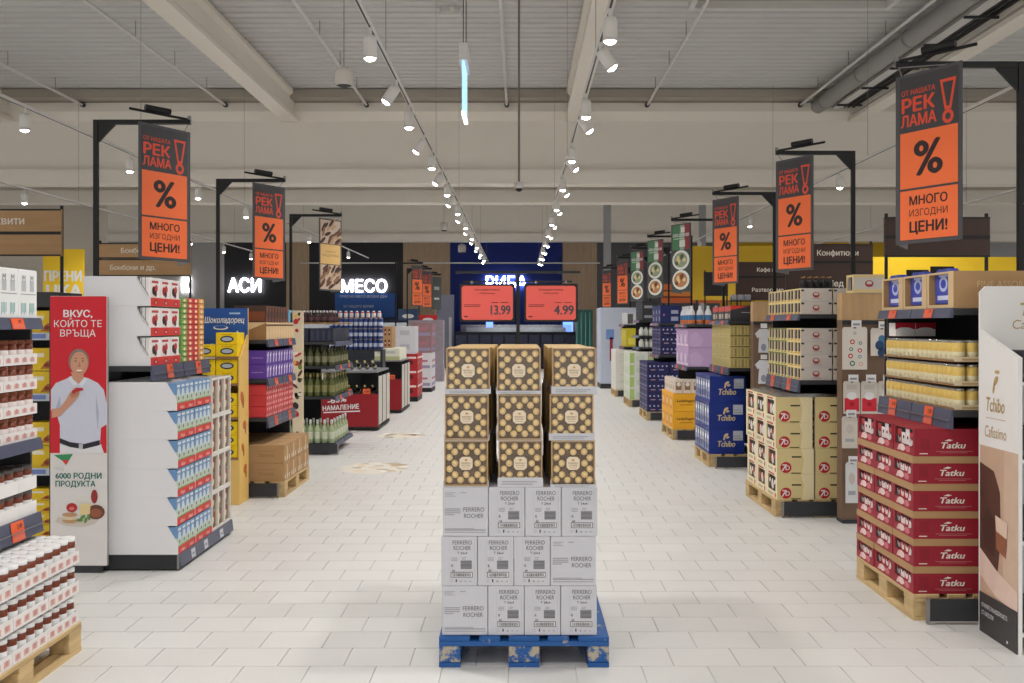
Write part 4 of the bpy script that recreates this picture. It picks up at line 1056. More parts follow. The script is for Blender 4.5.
pallet(XR, Y5, 'plain wooden pallet under the navy dotted cartons'); shelf_unit(1, Y5, 1.2, 'dark shelf unit with navy boxes over the navy dotted cartons', [(1.10, .06, 1, False), (1.64, .05, 1, False)])
def adot(m, F):
    for i in range(5): m.pe(F, .05 + i * .07, .10, .014, .016, M((196, 190, 220), .5), seg=8)
    m.pr(F, .06, .03, .14, .045, M((190, 150, 160), .5)); m.pr(F, .2, .03, .28, .045, M((160, 150, 190), .5))
pack_stack(1, plain_carton(1, .37, .39, .167, NAVY, 'navy_carton', adot, adot), XR + .005, Y5 + .01, .144, 2, 3, 5, .38, .395, .168, 'navy carton with pale dots on the pallet', 'navy cartons on the pallet')
pack_stack(1, plain_carton(1, .33, .385, .165, NAVY, 'navy_box', adot, adot), 2.37, Y5 + .01, 1.1005, 1, 3, 3, .34, .392, .166, 'navy box with pale dots on the lower shelf', 'navy boxes on the lower shelf', 'box')
def anv(m, F): m.pr(F, .18, .04, .30, .11, M((170, 176, 200), .5)); m.pr(F, .18, .16, .30, .22, M((170, 176, 200), .5)); m.pe(F, .06, .14, .02, .02, M((180, 100, 130), .5))
pack_stack(1, plain_carton(1, .35, .385, .30, M((28, 40, 100), .5), 'navy_box', anv, anv), 2.37, Y5 + .01, 1.6405, 1, 3, 1, .34, .392, .166, 'tall navy box with grey labels on the top shelf', 'navy boxes on the top shelf', 'box')
Y6 = 21.4
pallet(XR, Y6, 'plain wooden pallet under the green and white drink packs'); shelf_unit(1, Y6, 1.2, 'dark shelf unit with capped bottles over the green and white packs', [(1.17, .06, 0, False), (1.40, .05, 0, False), (1.70, .05, 1, False)])
def agr(m, F): m.pr(F, .01, .01, .10, .21, M((176, 204, 120), .5)); m.pr(F, .14, .05, .30, .15, M((206, 214, 200), .5))
pack_stack(1, plain_carton(1, .37, .39, .235, M((222, 224, 216), .5), 'drink_pack', agr, agr), XR + .005, Y6 + .01, .144, 2, 3, 4, .38, .395, .236, 'white and green drink pack on the pallet', 'green and white drink packs', 'pack')
PW_ = Placer(small_bottle(M((214, 216, 208), .4), BLACK, .19, .04, 'capped_bottle'))
for sh, z in enumerate((1.1705, 1.4005)):
    for i in range(6):
        for j in range(3): PW_((2.40 + i * .088, Y6 + .06 + j * .10, z), 'white bottle with black cap, %s shelf, %s from the aisle, %s row' % (('lower', 'upper')[sh], ORD[i], ORD[j]), 'bottle', 'white bottles with black caps')
pack_stack(1, plain_carton(1, .3, .385, .19, CHAR, 'dark_carton', lambda m, F: m.pr(F, .04, .05, .2, .1, INKL)), 2.4, Y6 + .01, 1.7005, 1, 3, 2, .34, .392, .191, 'charcoal carton on the top shelf over the capped bottles', 'charcoal cartons')
Y7 = 24.5
pallet(XR, Y7, 'plain wooden pallet under the distant white cartons'); shelf_unit(1, Y7, 1.2, 'dark shelf unit with yellow packs over the distant white cartons', [(1.12, .06, 1, False), (1.62, .05, 1, False)])
pack_stack(1, plain_carton(1, .37, .39, .15, M((226, 224, 214), .6), 'white_carton', lambda m, F: m.pr(F, .1, .04, .26, .05, M((190, 186, 170), .6))), XR + .005, Y7 + .01, .144, 1, 3, 6, .38, .395, .152, 'white carton in the distant stack before the tall cabinet', 'distant white cartons')
pack_stack(1, plain_carton(1, .30, .385, .42, M((206, 190, 50), .5), 'yellow_pack', lambda m, F: m.pr(F, .05, .05, .2, .2, M((230, 216, 90), .5))), 2.38, Y7 + .01, 1.1205, 1, 3, 1, .38, .395, .152, 'yellow pack on the distant shelf', 'distant yellow packs', 'pack')
pack_stack(1, plain_carton(1, .32, .385, .26, M((210, 210, 208), .5), 'pale_box', lambda m, F: m.pr(F, .02, .02, .14, .24, M((90, 90, 96), .5))), 2.4, Y7 + .01, 1.6205, 1, 3, 1, .38, .395, .152, 'pale box on the distant top shelf', 'distant pale boxes', 'box')
r = thing('cooler_cabinet', 'tall white cooler cabinet at the far end of the coffee row', 'cabinet', (2.02, 27.6, 0))
m = MB(); m.cbox(0, 1.1, 0, 1.2, .12, 2.05, .02, M((196, 204, 222), .4)); m.build('cabinet_body', r)
m = MB(); m.box(.02, 1.08, .02, 1.18, 0, .12, CHAR); m.build('plinth', r)
m = MB(); m.pr(FC(0, 0, 0), .25, .7, .33, 1.3, M((150, 50, 70), .5)); m.pr(FC(0, 0, 0), .16, 1.25, .36, 1.5, M((120, 150, 210), .5)); m.build('printed_strip', r)
# ================================================================== left row
XL = 2.17
# ------------------------------------------------------------------ L0: jars on the near pallet
pallet(-XL - .8, 4.2, 'plain wooden pallet under the white-lidded chocolate spread jars')
shelf_unit(-1, 4.2, 1.17, 'dark shelf unit of jars at the near end, over the spread jars', [(.69, .095, 1, True), (1.055, .055, 0, False), (1.64, .055, 1, False)], xf=2.365, xb=2.98, kick=False)
LIDW = M((236, 236, 236), .4); COCOA = M((112, 50, 26), .35, var=.1); LBLW = M((226, 226, 226), .5)
def spread_jar(lid, body, label, h=.128, r_=.037, nm='spread_jar'):
    m = MB(); m.lathe([(r_ * .92, 0), (r_, .004), (r_, h * .60), (r_ * .97, h * .62), (r_ * .97, h * .84)], [label, label, body, body], 12)
    for a in range(3):
        t = a * 2.1
        for q in range(2): m.ball((r_ * .93 * math.cos(t + q * .4), r_ * .93 * math.sin(t + q * .4), h * (.40 - .12 * q)), .004, M((176, 150, 140) if q else (96, 104, 112), .5), 6, 4)
    o = m.build(nm)
    m = MB(); m.lathe([(r_ * .98, h * .84), (r_ * 1.0, h * .85), (r_ * 1.0, h * .985), (r_ * .93, h)], lid, 12); m.build('lid', o)
    return o
def jar_tray4(L, W, hh=.058):
    c = M((232, 228, 226), .55); pk = M((226, 176, 164), .6); m = MB(); x = -1
    m.box(0, -W, 0, L, 0, .002, c); m.box(0, -.003, 0, L, .002, hh, c); m.box(-.003, -W, 0, .003, .002, hh, c); m.box(-.003, -W, L - .003, L, .002, hh, c)
    F = FA(-1, 0, 0, L, 0)
    for q in range(4): m.pr(F, .02 + q * L / 4.2, .012, .02 + q * L / 4.2 + L * .15, hh - .018, pk); m.pe(F, .02 + q * L / 4.2 + L * .07, hh * .5, .014, .012, M((200, 150, 150), .6), 2)
    return m.build('jar_tray')
PJ, PT4 = Placer(spread_jar(LIDW, COCOA, LBLW)), Placer(jar_tray4(.345, .301))
for l in range(3):
    z = .1445 + l * .150; ln = LAY(l, 3)
    for t in range(3):
        y = 5.385 - (t + 1) * .349 - .004 * l
        for c in range(2):
            PT4((-XL - .008 - c * .303 + .004 * l, y, z), 'white card tray of spread jars, %s layer, %s from the far end, %s file' % (ln, ORD[t], ('aisle', 'inner')[c]), 'tray', 'trays of white-lidded spread jars')
        for q in range(4):
            for c in range(7):
                if l < 2 and c > 0: continue
                if c >= 4 and (t > 1): continue
                cc = c + .0
                PJ((-XL - .008 + .004 * l - .042 - (c % 4) * .072 - (c // 4) * .303, y + .044 + q * .0855, z + .0022), 'white-lidded spread jar, %s layer, %s from far end, %s file' % (ln, ORD[t * 4 + 3 - q], ORD[c]), 'jar', 'white-lidded spread jars on the pallet')
# two tiers of plain dark-lidded jars, four tiers of pink labelled jars, white cartons on top
PJ2 = Placer(spread_jar(M((96, 88, 84), .4), COCOA, LBLW, .115, .040, 'honey_jar'))
m_ = MB(); c_ = M((236, 234, 232), .55); m_.box(0, -.28, 0, .188, 0, .002, c_); m_.box(0, -.003, 0, .188, .002, .062, c_); m_.box(-.003, -.28, 0, .003, .002, .062, c_); m_.box(-.003, -.28, .185, .188, .002, .062, c_); PTA = Placer(m_.build('jar_tray'))
for l in range(2):
    for t in range(3):
        y = 5.355 - (t + 1) * .19; PTA((-2.372, y, .691 + l * .122), 'plain white tray of dark-lidded jars, %s tier, %s from the far end' % (('lower', 'upper')[l], ORD[t]), 'tray', 'plain white jar trays')
        for q in range(2):
            for c in range(2 if l else 1):
                PJ2((-2.372 - .045 - c * .088, y + .047 + q * .093, .691 + l * .122 + .0022), 'dark-lidded brown jar, %s tier, %s from far end%s' % (('lower', 'upper')[l], ORD[t * 2 + 1 - q], '' if c == 0 else ', second file'), 'jar', 'dark-lidded jars in plain trays')
PJ3, PT5 = Placer(spread_jar(M((120, 62, 34), .4), COCOA, M((228, 216, 214), .5), .116, .0395, 'spread_jar')), Placer(jar_tray4(.345, .28, .050))
for l in range(4):
    for t in range(2):
        y = 5.362 - (t + 1) * .349; PT5((-2.372, y, 1.056 + l * .1215), 'pink printed jar tray, %s of four tiers, %s from far end' % (LAY(l, 4), ORD[t]), 'tray', 'pink printed jar trays')
        for q in range(4): PJ3((-2.372 - .044, y + .045 + q * .0855, 1.056 + l * .1215 + .0022), 'brown-lidded jar with pale label, %s of four tiers, %s from the far end' % (LAY(l, 4), ORD[t * 4 + 3 - q]), 'jar', 'brown-lidded jars in pink trays')
def milkc(m, F):
    for u in (.03, .115): 
        m.pr(F, u, .13, u + .045, .18, M((190, 196, 200), .5)); m.pt(F, 'M', u + .022, .175, .035, M((140, 146, 152), .5), 'c')
        for i in range(4): m.pr(F, u - .005 + i * .014, .02 + .01 * (i % 2), u + .003 + i * .014, .075, M((110, 190, 150) if i % 2 else (150, 175, 200), .5))
    m.pr(F, .02, .115, .18, .119, INKL)
PM = Placer(plain_carton(-1, .20, .196, .236, M((238, 240, 240), .4), 'milk_carton', milkc, milkc))
for i in range(3):
    for c in range(2): PM((-2.372 - c * .205, 5.365 - (i + 1) * .2, 1.6405), 'white carton with green stripes, %s from the far end, %s file' % (ORD[i], ('aisle', 'inner')[c]), 'carton', 'white striped cartons on the top shelf')

# ------------------------------------------------------------------ L1: white cartons of milk packs
Y1L, L1 = 7.14, 1.32
shelf_unit(-1, Y1L, L1, 'black based shelf unit behind the red portrait poster', [(1.34, .098, 1, True)], xf=2.42, xb=2.96, top=1.78, kick=False)
r = thing('display_plinth', 'black plinth with grey price rail under the white milk cartons', 'plinth', (0, Y1L, 0))
m = MB(); m.box(-2.24, -2.98, 0, L1, .012, .105, M((40, 41, 44), .5)); m.build('plinth_body', r)
m = MB(); m.prism([(-2.24, .02), (-2.222, .02), (-2.232, .105), (-2.24, .105)], 1, .012, L1, RAILM); m.build('price_rail', r)
m = MB(); m.box(-2.232, -2.244, -.004, .010, .01, .105, METALG); m.build('corner_strip', r)
for yy in (.1, L1 - .12):
    m = MB(); m.tube((-2.30, yy, 0), (-2.30, yy, .012), .02, CHAR, 8); m.build('foot', r)
for yy in (.25, .55, .95):
    m = MB(); F0 = (Vector((-2.2225, yy, .03)), VY, Vector((-.1, 0, .85)).normalized(), VX); m.pr(F0, 0, 0, .09, .06, M((206, 208, 216), .5), 2); m.pr(F0, .02, .02, .07, .035, INKL, 3); m.build('price_tag', r)
CW2 = M((226, 225, 228), .6, var=.015); REDL = M((214, 58, 52), .5)
def slant_tray(h, L, cut, w, lipm, hv=.073):
    m = MB(); t = .003
    P = [(0, 0), (-w, 0), (-w, h), (-cut, h), (0, hv)]
    m.prism(P, 1, 0, t, CW2); m.prism(P, 1, L - t, L, CW2)
    m.box(-t, -w, t, L - t, 0, t, CW2); m.box(-w, -w + t, t, L - t, t, h, CW2); m.box(0, -t, t, L - t, 0, hv * .62, lipm)
    F = FA(-1, 0, 0, L, 0)
    for q in range(2): m.pt(F, 'Alpi', L * (.27 + .46 * q), hv * .14, hv * .30, M((240, 190, 180), .5), 'c', L * .24, bold=.03)
    return m.build('milk_tray')
def milk_pack():
    m = MB(); w, d, h = .062, .093, .176
    BL, GR, LB = M((112, 152, 196), .4, var=.1), M((146, 170, 112), .4, var=.15, scale=30), M((206, 222, 232), .4)
    m.box(0, -w, 0, d, 0, .05, GR); m.box(0, -w, 0, d, .05, .10, M((196, 212, 190), .4)); m.box(0, -w, 0, d, .10, h, BL)
    F = FA(-1, 0, 0, d, 0); m.pe(F, d / 2, .105, .03, .035, LB); m.pe(F, d / 2, .075, .012, .014, M((70, 110, 80), .4), 2); m.pr(F, .015, .148, d - .015, .163, M((226, 234, 240), .4)); m.pr(F, .004, .0, .0055, h, M((90, 120, 160), .5))
    return m.build('milk_pack')
PST, PMP = Placer(slant_tray(.188, .392, .07, .46, REDL)), Placer(milk_pack())
for l in range(6):
    z = .1055 + l * .1885; jx = (.004, -.002, .0, .003, .0, -.003)[l]
    for t in range(2):
        y = Y1L + .004 + t * .395
        PST((-2.243 + jx, y, z), 'white slanted milk tray with red lip, %s of six layers, %s the camera' % (LAY(l, 6), ('nearest', 'second from')[t]), 'tray', 'white slanted trays of milk packs')
        for q in range(4): PMP((-2.250 + jx, y + .006 + q * .0955, z + .0035), 'blue and green milk pack, %s of six layers, %s from the camera side' % (LAY(l, 6), ORD[t * 4 + q]), 'milk pack', 'milk packs in the slanted trays')
def crate():
    m = MB(); w, d, h, t = .40, .168, .278, .014; c = M((226, 222, 216), .5)
    for y in (0, d - t): m.box(0, -t, y, y + t, 0, h, c)
    for z in (0, h - t): m.box(0, -t, t, d - t, z, z + t, c)
    m.box(-t, -w, 0, t * .5, 0, h, c); m.box(-t, -w, d - t * .5, d, 0, h, c); m.box(-t, -w, t * .5, d - t * .5, 0, t * .6, c); m.box(-w + .004, -w, t * .5, d - t * .5, t, h, c)
    o = m.build('bean_crate')
    m = MB(); br, lb = M((140, 108, 70), .5, var=.2, scale=20), M((226, 204, 170), .5)
    for k in range(2):
        zz = .012 + k * .126
        m.prism([(t + .004, zz), (d - t - .004, zz), (d - t - .008, zz + .112), (d / 2, zz + .122), (t + .008, zz + .112)], 0, -.02, -.10, br)
    F = FA(-1, -.02, 0, d, 0)
    for k in range(2): m.pe(F, d / 2, .07 + k * .126, .035, .028, lb); m.pr(F, d * .25, .09 + k * .126, d * .75, .112 + k * .126, M((170, 60, 50), .5), 2)
    stuffpart(m.build('bean_bag', o))
    return o
PCr = Placer(crate())
for l in range(4):
    for t in range(3): PCr((-2.240, Y1L + .80 + t * .170, .1055 + l * .279), 'white card crate of brown bags, %s of four layers, %s from the milk packs' % (LAY(l, 4), ORD[t]), 'crate', 'white crates of brown bags')
# upper trays with fruit packs
def slant_tray2():
    m = MB(); t, w, h, L = .003, .44, .196, .63
    P = [(0, 0), (-w, 0), (-w, h), (-.085, h), (-.055, .10), (0, .06)]
    m.prism(P, 1, 0, t, CW2); m.prism(P, 1, L - t, L, CW2); m.box(-t, -w, t, L - t, 0, t, CW2); m.box(-w, -w + t, t, L - t, t, h, CW2); m.box(0, -t, t, L - t, 0, .055, REDL)
    F = FA(-1, 0, 0, L, 0)
    for q in range(3): m.pe(F, .105 + q * .21, .026, .045, .018, M((190, 30, 34), .5)); m.pt(F, 'nut', .105 + q * .21, .018, .018, WHITE, 'c', bold=.03)
    return m.build('fruit_tray')
def fruit_pack(k):
    m = MB(); m.cbox(0, -.07, 0, .195, 0, .185, .006, M((238, 234, 232), .4)); F = FA(-1, 0, 0, .195, 0)
    a = (M((180, 40, 44), .5), M((60, 30, 34), .5))[k % 2]
    m.pe(F, .07, .10, .035, .03, a); m.pe(F, .115, .115, .03, .025, M((200, 60, 60), .5), 2); m.pe(F, .10, .08, .025, .02, M((70, 40, 40), .5), 3); m.pr(F, .03, .15, .16, .165, M((190, 60, 60), .5)); m.pr(F, .001, .0, .194, .05, M((206, 50, 50), .5))
    return m.build('fruit_pack')
PFT, PF0, PF1 = Placer(slant_tray2()), Placer(fruit_pack(0)), Placer(fruit_pack(1))
for l in range(3):
    z = 1.341 + l * .197
    PFT((-2.425, Y1L + .02, z), 'white stepped tray with red lip on the upper shelf, %s of three' % LAY(l, 3), 'tray', 'white stepped trays of fruit packs')
    for q in range(3): (PF0 if (q + l) % 2 else PF1)((-2.430, Y1L + .03 + q * .206, z + .0035), 'white pack with fruit picture, %s tray, %s from the camera side' % (LAY(l, 3), ORD[q]), 'pack', 'white fruit packs on the upper shelf')
    # wire brace seen in the cut of the tray
    r = thing('wire_brace', 'grey wire brace at the cut end of the %s upper tray' % LAY(l, 3), 'brace', (-2.425, Y1L + .012, z), 'wire braces on the upper trays')
    for a, b in (((-.085, .19), (0, .19)), ((-.085, .19), (-.01, .07)), ((-.055, .19), (-.055, .14)), ((-.03, .19), (-.03, .10))):
        m = MB(); m.tube((a[0], 0, a[1]), (b[0], 0, b[1]), .0022, M((110, 108, 106), .4), 5); m.build('wire', r)
for col_, (nm, cc) in enumerate((('green', (120, 170, 80)), ('red', (214, 70, 60)), ('red', (206, 56, 52)), ('amber', (222, 160, 70)))):
    def asm(m, F, cc=cc): m.pe(F, .065, .019, .028, .011, M((240, 220, 190), .5)); m.pr(F, .02, .003, .11, .007, M(tuple(int(v * .7) for v in cc), .5))
    P = Placer(plain_carton(-1, .12, .136, .0385, M(cc, .5), 'sweet_box', asm, asm))
    for l in range(12): P((-2.427, Y1L + .69 + col_ * .139, 1.3405 + l * .039), '%s small sweet box, column %s, %s from the shelf up' % (nm, ('one', 'two', 'three', 'four')[col_], ORD[l]), 'box', 'columns of small sweet boxes')
# portrait poster
YP = 7.085
x0p, x1p, z0p, z1p = px(50, YP), px(107, YP), pz(566, YP), pz(296, YP)
Wp, Hp = x1p - x0p, z1p - z0p
r = thing('poster_board', 'tall red and white poster board with a portrait and produce picture', 'poster', (x0p, YP, z0p))
m = MB(); m.cbox(0, Wp, 0, .035, 0, Hp, .004, M((222, 218, 216), .5), {'+x': M((150, 146, 142), .5)}); m.build('board', r)  # aisle edge coloured grey for the shadow beside the board
m = MB(); m.box(.03, Wp - .03, .0, .035, -z0p, 0, CHAR); m.build('foot', r)
F = FC(0, 0, 0); U = lambda x: (x - 50) / 57 * Wp; Vv = lambda y: (566 - y) / 270 * Hp
RP = M((206, 28, 44), .5, var=.02); SK = M((206, 150, 122), .5, var=.05); SH = M((206, 208, 224), .5, var=.04, scale=20); SHD = M((176, 180, 204), .5); HR = M((130, 120, 112), .6)
m = MB(); m.pr(F, 0.002, Vv(453), Wp - .002, Hp - .002, RP); m.build('red_field', r)
m = MB()
m.pt(F, 'ВКУС,', U(78), Vv(317), .045, WHITE, 'c', .19, bold=.03, layer=2); m.pt(F, 'КОЙТО ТЕ', U(78), Vv(327), .045, WHITE, 'c', .31, layer=2); m.pt(F, 'ВРЪЩА', U(78), Vv(336.5), .045, WHITE, 'c', .23, layer=2)
m.build('headline', r)
m = MB(); L = 2
def PPX(pts, mat, layer): m.pp(F, [(U(a), Vv(b)) for a, b in pts], mat, layer)
PPX([(51, 390), (56, 383), (66, 379), (71, 376), (81, 377), (88, 378), (98, 383), (104, 390), (107, 405), (107, 424), (101, 428), (100, 446), (80, 450), (60, 447), (60, 425), (57, 415), (51, 410)], SH, 2)
PPX([(60, 445), (80, 448), (101, 444), (104, 453), (60, 453)], M((224, 222, 226), .5), 3); PPX([(60, 438), (70, 442), (84, 444), (100, 440), (100, 445), (84, 449), (70, 447), (60, 443)], M((34, 34, 46), .5), 4)
PPX([(79, 444), (83, 444), (83, 449), (79, 449)], M((190, 190, 196), .4), 5)
PPX([(71, 372), (83, 372), (84, 378), (79, 384), (73, 379)], SK, 3); PPX([(70, 376), (78, 384), (74, 386), (69, 380)], M((224, 226, 236), .5), 4); PPX([(85, 377), (79, 384), (82, 387), (88, 379)], M((224, 226, 236), .5), 4)
m.pe(F, U(79), Vv(361.5), .067, .083, HR, 4, 18); m.pe(F, U(79.5), Vv(363.5), .057, .078, SK, 5, 18)
for ex in (76, 83): m.pe(F, U(ex), Vv(361), .007, .004, M((60, 40, 36), .5), 6, 8); m.pe(F, U(ex), Vv(358.6), .010, .003, M((110, 86, 74), .5), 6, 8)
PPX([(79.5, 361), (81, 367), (78, 367)], M((184, 124, 98), .5), 6); m.pe(F, U(79.5), Vv(370.5), .020, .007, M((236, 220, 214), .5), 6, 10); m.pe(F, U(79.5), Vv(372), .020, .003, M((160, 84, 74), .5), 7, 10)
PPX([(52, 409), (60, 408), (66, 400), (70, 393), (75, 388), (80, 390), (79, 396), (74, 402), (68, 408), (60, 416), (52, 418)], SK, 6)
for k in range(4): PPX([(70 + k * 2.4, 394 - k), (72.5 + k * 2.4, 392 - k), (74 + k * 1.8, 397 - k), (71.6 + k * 1.8, 399 - k)], M((194, 136, 108), .5), 7)
PPX([(72, 391), (77, 387.5), (83, 388), (84, 390), (78, 391.5), (73, 394)], M((190, 44, 44), .5), 8)
PPX([(60, 396), (61, 408), (58, 414), (56, 408)], SHD, 3); PPX([(96, 395), (99, 412), (98, 430), (96, 412)], SHD, 3)
m.build('portrait_print', r)
m = MB()
PPX([(54, 455), (73, 454), (67, 464)], M((50, 140, 90), .5), 2); PPX([(62, 460), (69, 460), (66, 465)], M((210, 60, 60), .5), 3)
m.pt(F, 'НАД', U(54), Vv(470), .022, M((190, 190, 190), .5), 'l', layer=2); TEAL = M((30, 110, 100), .5)
m.pt(F, '6000 РОДНИ', U(55.5), Vv(478.5), .037, TEAL, 'l', .30, bold=.03, layer=2); m.pt(F, 'ПРОДУКТА', U(55.5), Vv(486.5), .037, TEAL, 'l', .26, bold=.03, layer=2)
PPX([(55, 522), (58, 517), (80, 520), (100, 518), (95, 524), (84, 527), (66, 526)], M((206, 196, 186), .5), 2)
m.pe(F, U(96), Vv(512), .058, .048, M((110, 66, 50), .5, var=.2, scale=30), 3); m.pe(F, U(96), Vv(513), .040, .030, M((150, 90, 66), .5), 4)
m.pe(F, U(72), Vv(507.5), .036, .030, M((176, 40, 44), .5), 4); m.pe(F, U(72), Vv(508.5), .018, .012, M((214, 110, 100), .5), 5)
PPX([(80, 504), (91, 503), (90, 514), (80, 515)], M((226, 204, 150), .5), 5); m.pe(F, U(94.5), Vv(496.5), .022, .045, M((150, 50, 44), .5), 4); m.pe(F, U(82), Vv(499), .036, .022, M((222, 218, 210), .5), 3)
for k in range(3): m.pe(F, U(70), Vv(521 - k * 3.2), .050, .014, M((190, 150, 110) if k % 2 == 0 else (220, 200, 170), .5), 5 + k)
for k in range(4): m.pe(F, U(80 + k * 3), Vv(520 - (k % 2) * 3), .020, .010, M((100, 140, 70), .5), 6, rot=.6 * k)
m.build('produce_print', r)
# shelf bay of yellow bags seen between the spread jars and the poster
YG = 7.26
r = thing('gondola_bay', 'dark gondola bay of yellow bags beside the portrait poster', 'shelf', (-3.10, YG, 0))
m = MB(); m.box(0, -1.6, .42, .46, 0, 1.83, CHAR); m.build('back_panel', r)
m = MB(); m.box(0, -1.6, -.01, .42, 1.73, 1.83, CHAR); m.build('top_panel', r)
zsh = [.12, .40 + .0, .655, 1.15, 1.56]
for z in (.12, .655, 1.15, 1.555):
    m = MB(); m.box(0, -1.6, 0, .42, z - .05, z, CHAR); s_ = m.build('shelf_board', r)
    m = MB(); m.box(0, -1.6, -.012, 0, z - .045, z + .004, M((206, 214, 224), .4)); m.pr(FC(-1.6, -.012, z - .045), 1.45, .01, 1.55, .04, M((120, 140, 200), .5), 2); m.build('price_rail', s_)
YLB = M((242, 202, 30), .45, var=.10, scale=14)
def bag(w, d, h):
    m = MB(); m.prism([(.01, 0), (w - .01, 0), (w, h * .2), (w - .004, h * .8), (w - .012, h), (.012, h), (.004, h * .8), (0, h * .2)], 1, 0, d, YLB); F = FC(0, 0, 0)
    m.pr(F, .02, h * .60, w * .6, h * .78, M((250, 240, 210), .4)); m.pp(F, [(w * .45, h * .08), (w * .95, h * .1), (w * .95, h * .5), (w * .7, h * .42)], M((190, 120, 50), .5, var=.25, scale=40)); m.pe(F, w * .7, h * .25, w * .1, h * .1, M((150, 60, 30), .5), 2)
    return m.build('yellow_bag')
PY, PY2 = Placer(bag(.17, .16, .15)), Placer(bag(.17, .12, .078))
for zi, (z, n, dz, P, sh) in enumerate(((.1205, 5, .080, PY2, 'bottom'), (.6555, 2, .155, PY, 'second'), (1.1505, 2, .155, PY, 'third'), (1.5555, 1, .155, PY, 'top'))):
    for l in range(n):
        for c in range(4): P((-3.10 - .178 * (c + 1), YG + .02, z + l * dz), 'yellow snack bag on the %s shelf, %s up, %s from the poster' % (sh, ORD[l], ORD[c]), 'bag', 'yellow snack bags beside the poster')

# ------------------------------------------------------------------ L2 wing: yellow chocolate display
YWD = 9.76
r = thing('chocolate_display', 'tall yellow and blue cardboard display with yellow packs beside the crates', 'display stand', (-2.94, YWD, 0))
CRY2 = M((232, 192, 110), .55, var=.05); BLH = M((36, 84, 160), .5)
Wd = .43
m = MB(); m.box(0, Wd, .30, .33, 0, 1.765, CRY2); m.build('back_board', r)
m = MB(); m.prism([(0, 0), (.30, 0), (.30, 1.52), (0, 1.30)], 0, Wd - .012, Wd, CRY2); sd_ = m.build('side_panel', r)
F = (Vector((Wd, 0, 0)), VY, VZ, VX); m = MB()
for u, v, s_ in ((.10, .95, .05), (.18, .70, .04), (.12, .5, .035), (.2, .3, .04)): m.pe(F, u, v, s_, s_ * 1.6, M((190, 100, 40), .5), rot=u * 9); m.pe(F, u + .03, v - .05, s_ * .6, s_ * .9, M((150, 90, 40), .5), 2)
m.build('leaf_print', sd_)
m = MB(); m.prism([(0, 0), (.30, 0), (.30, 1.52), (0, 1.30)], 0, 0, .012, CRY2); m.build('side_panel', r)
m = MB(); m.pr(FC(0, 0, 0), .0, 0, Wd - .001, .40, CRY2); m.build('front_skirt', r)
m = MB(); F = FC(0, .30, 0); m.pr(F, 0, 1.32, Wd, 1.765, BLH); m.pp(F, [(0, 1.40), (.1, 1.44), (.2, 1.42), (.3, 1.52), (.34, 1.55), (.40, 1.47), (Wd, 1.45), (Wd, 1.32), (0, 1.32)], M((150, 190, 220), .5), 2); m.pp(F, [(.28, 1.48), (.335, 1.56), (.39, 1.48)], WHITE, 3)
m.pt(F, 'Шоколадорец', Wd * .5, 1.63, .055, WHITE, 'c', Wd * .86, bold=.02, shear=.25, layer=3); m.pr(F, .26, 1.71, .36, 1.725, M((170, 200, 230), .5), 3); m.pe(F, .18, 1.585, .07, .02, WHITE, 3); m.pe(F, .18, 1.59, .055, .014, BLH, 4)
m.build('header_print', r)
for z in (.42, .78, 1.085, 1.325):
    m = MB(); m.box(.012, Wd - .012, .0, .30, z - .02, z, KRAFTD); s_ = m.build('shelf_board', r); m = MB(); m.pr(FC(.012, 0, z - .02), .02, .003, .2, .018, M((206, 200, 190), .5), 2); m.build('price_strip', s_)
YPK = M((250, 212, 30), .4, var=.04)
m = MB(); m.cbox(0, .195, 0, .24, 0, .108, .005, YPK); F = FC(0, 0, 0); m.pe(F, .10, .05, .062, .030, M((50, 56, 70), .4), 1, 16); m.pe(F, .10, .05, .048, .018, M((190, 196, 206), .4), 2, 16); m.pr(F, .05, .09, .15, .096, M((200, 160, 20), .5))
PYP = Placer(m.build('chocolate_pack'))
for si, (z, n) in enumerate(((.42, 3), (.78, 2), (1.085, 2), (1.325, 2))):
    for l in range(n):
        for c in range(2):
            if si == 3 and l == 1 and c == 0: continue
            PYP((-2.94 + .014 + c * .202, YWD + .01, z + .0005 + l * .1085), 'yellow pack with oval logo, %s display shelf, %s up, %s side' % (LAY(si, 4), ORD[l], ('wall', 'aisle')[c]), 'pack', 'yellow packs in the cardboard display')
# ------------------------------------------------------------------ L2: kraft bottle cartons, red, purple and kraft boxes
Y2L = 10.2
pallet(-XL - .83, Y2L, 'plain wooden pallet under the kraft bottle cartons')
shelf_unit(-1, Y2L, 1.25, 'dark shelf unit with red and purple boxes over the kraft cartons', [(.74, .10, 1, True), (1.10, .07, 1, False), (1.47, .07, 1, False)], xf=2.37, xb=3.01, xk=2.25)
def kr(m, F):
    m.pt(F, 'Savana', .17, .06, .035, KRAFTD, 'c', .14, shear=.2); m.pr(F, .08, .11, .26, .114, KRAFTD)
def kra(m, F):
    for q in range(3): m.pr(F, .02 + q * .085, .01, .065 + q * .085, .15, KRAFTL if q % 2 else M((176, 138, 96), .7)); m.pr(F, .03 + q * .085, .02, .055 + q * .085, .06, M((232, 226, 214), .6), 2)
pack_stack(-1, plain_carton(-1, .34, .29, .172, KRAFT, 'bottle_carton', kr, kra), XL + .035, Y2L + .01, .144, 2, 4, 2, .35, .296, .173, 'kraft bottle carton on the pallet', 'kraft bottle cartons', skip=False)
def rb(m, F): m.pr(F, .005, .005, .09, .095, M((222, 206, 204), .5)); m.pr(F, .02, .03, .07, .05, INKL, 2)
def rba(m, F):
    for q in range(3): m.pp(F, [(.02 + q * .075, .01), (.05 + q * .075, .01), (.075 + q * .075, .09), (.045 + q * .075, .09)], M((236, 190, 186), .5)); m.pe(F, .04 + q * .075, .05, .014, .02, M((176, 30, 40), .5), 2)
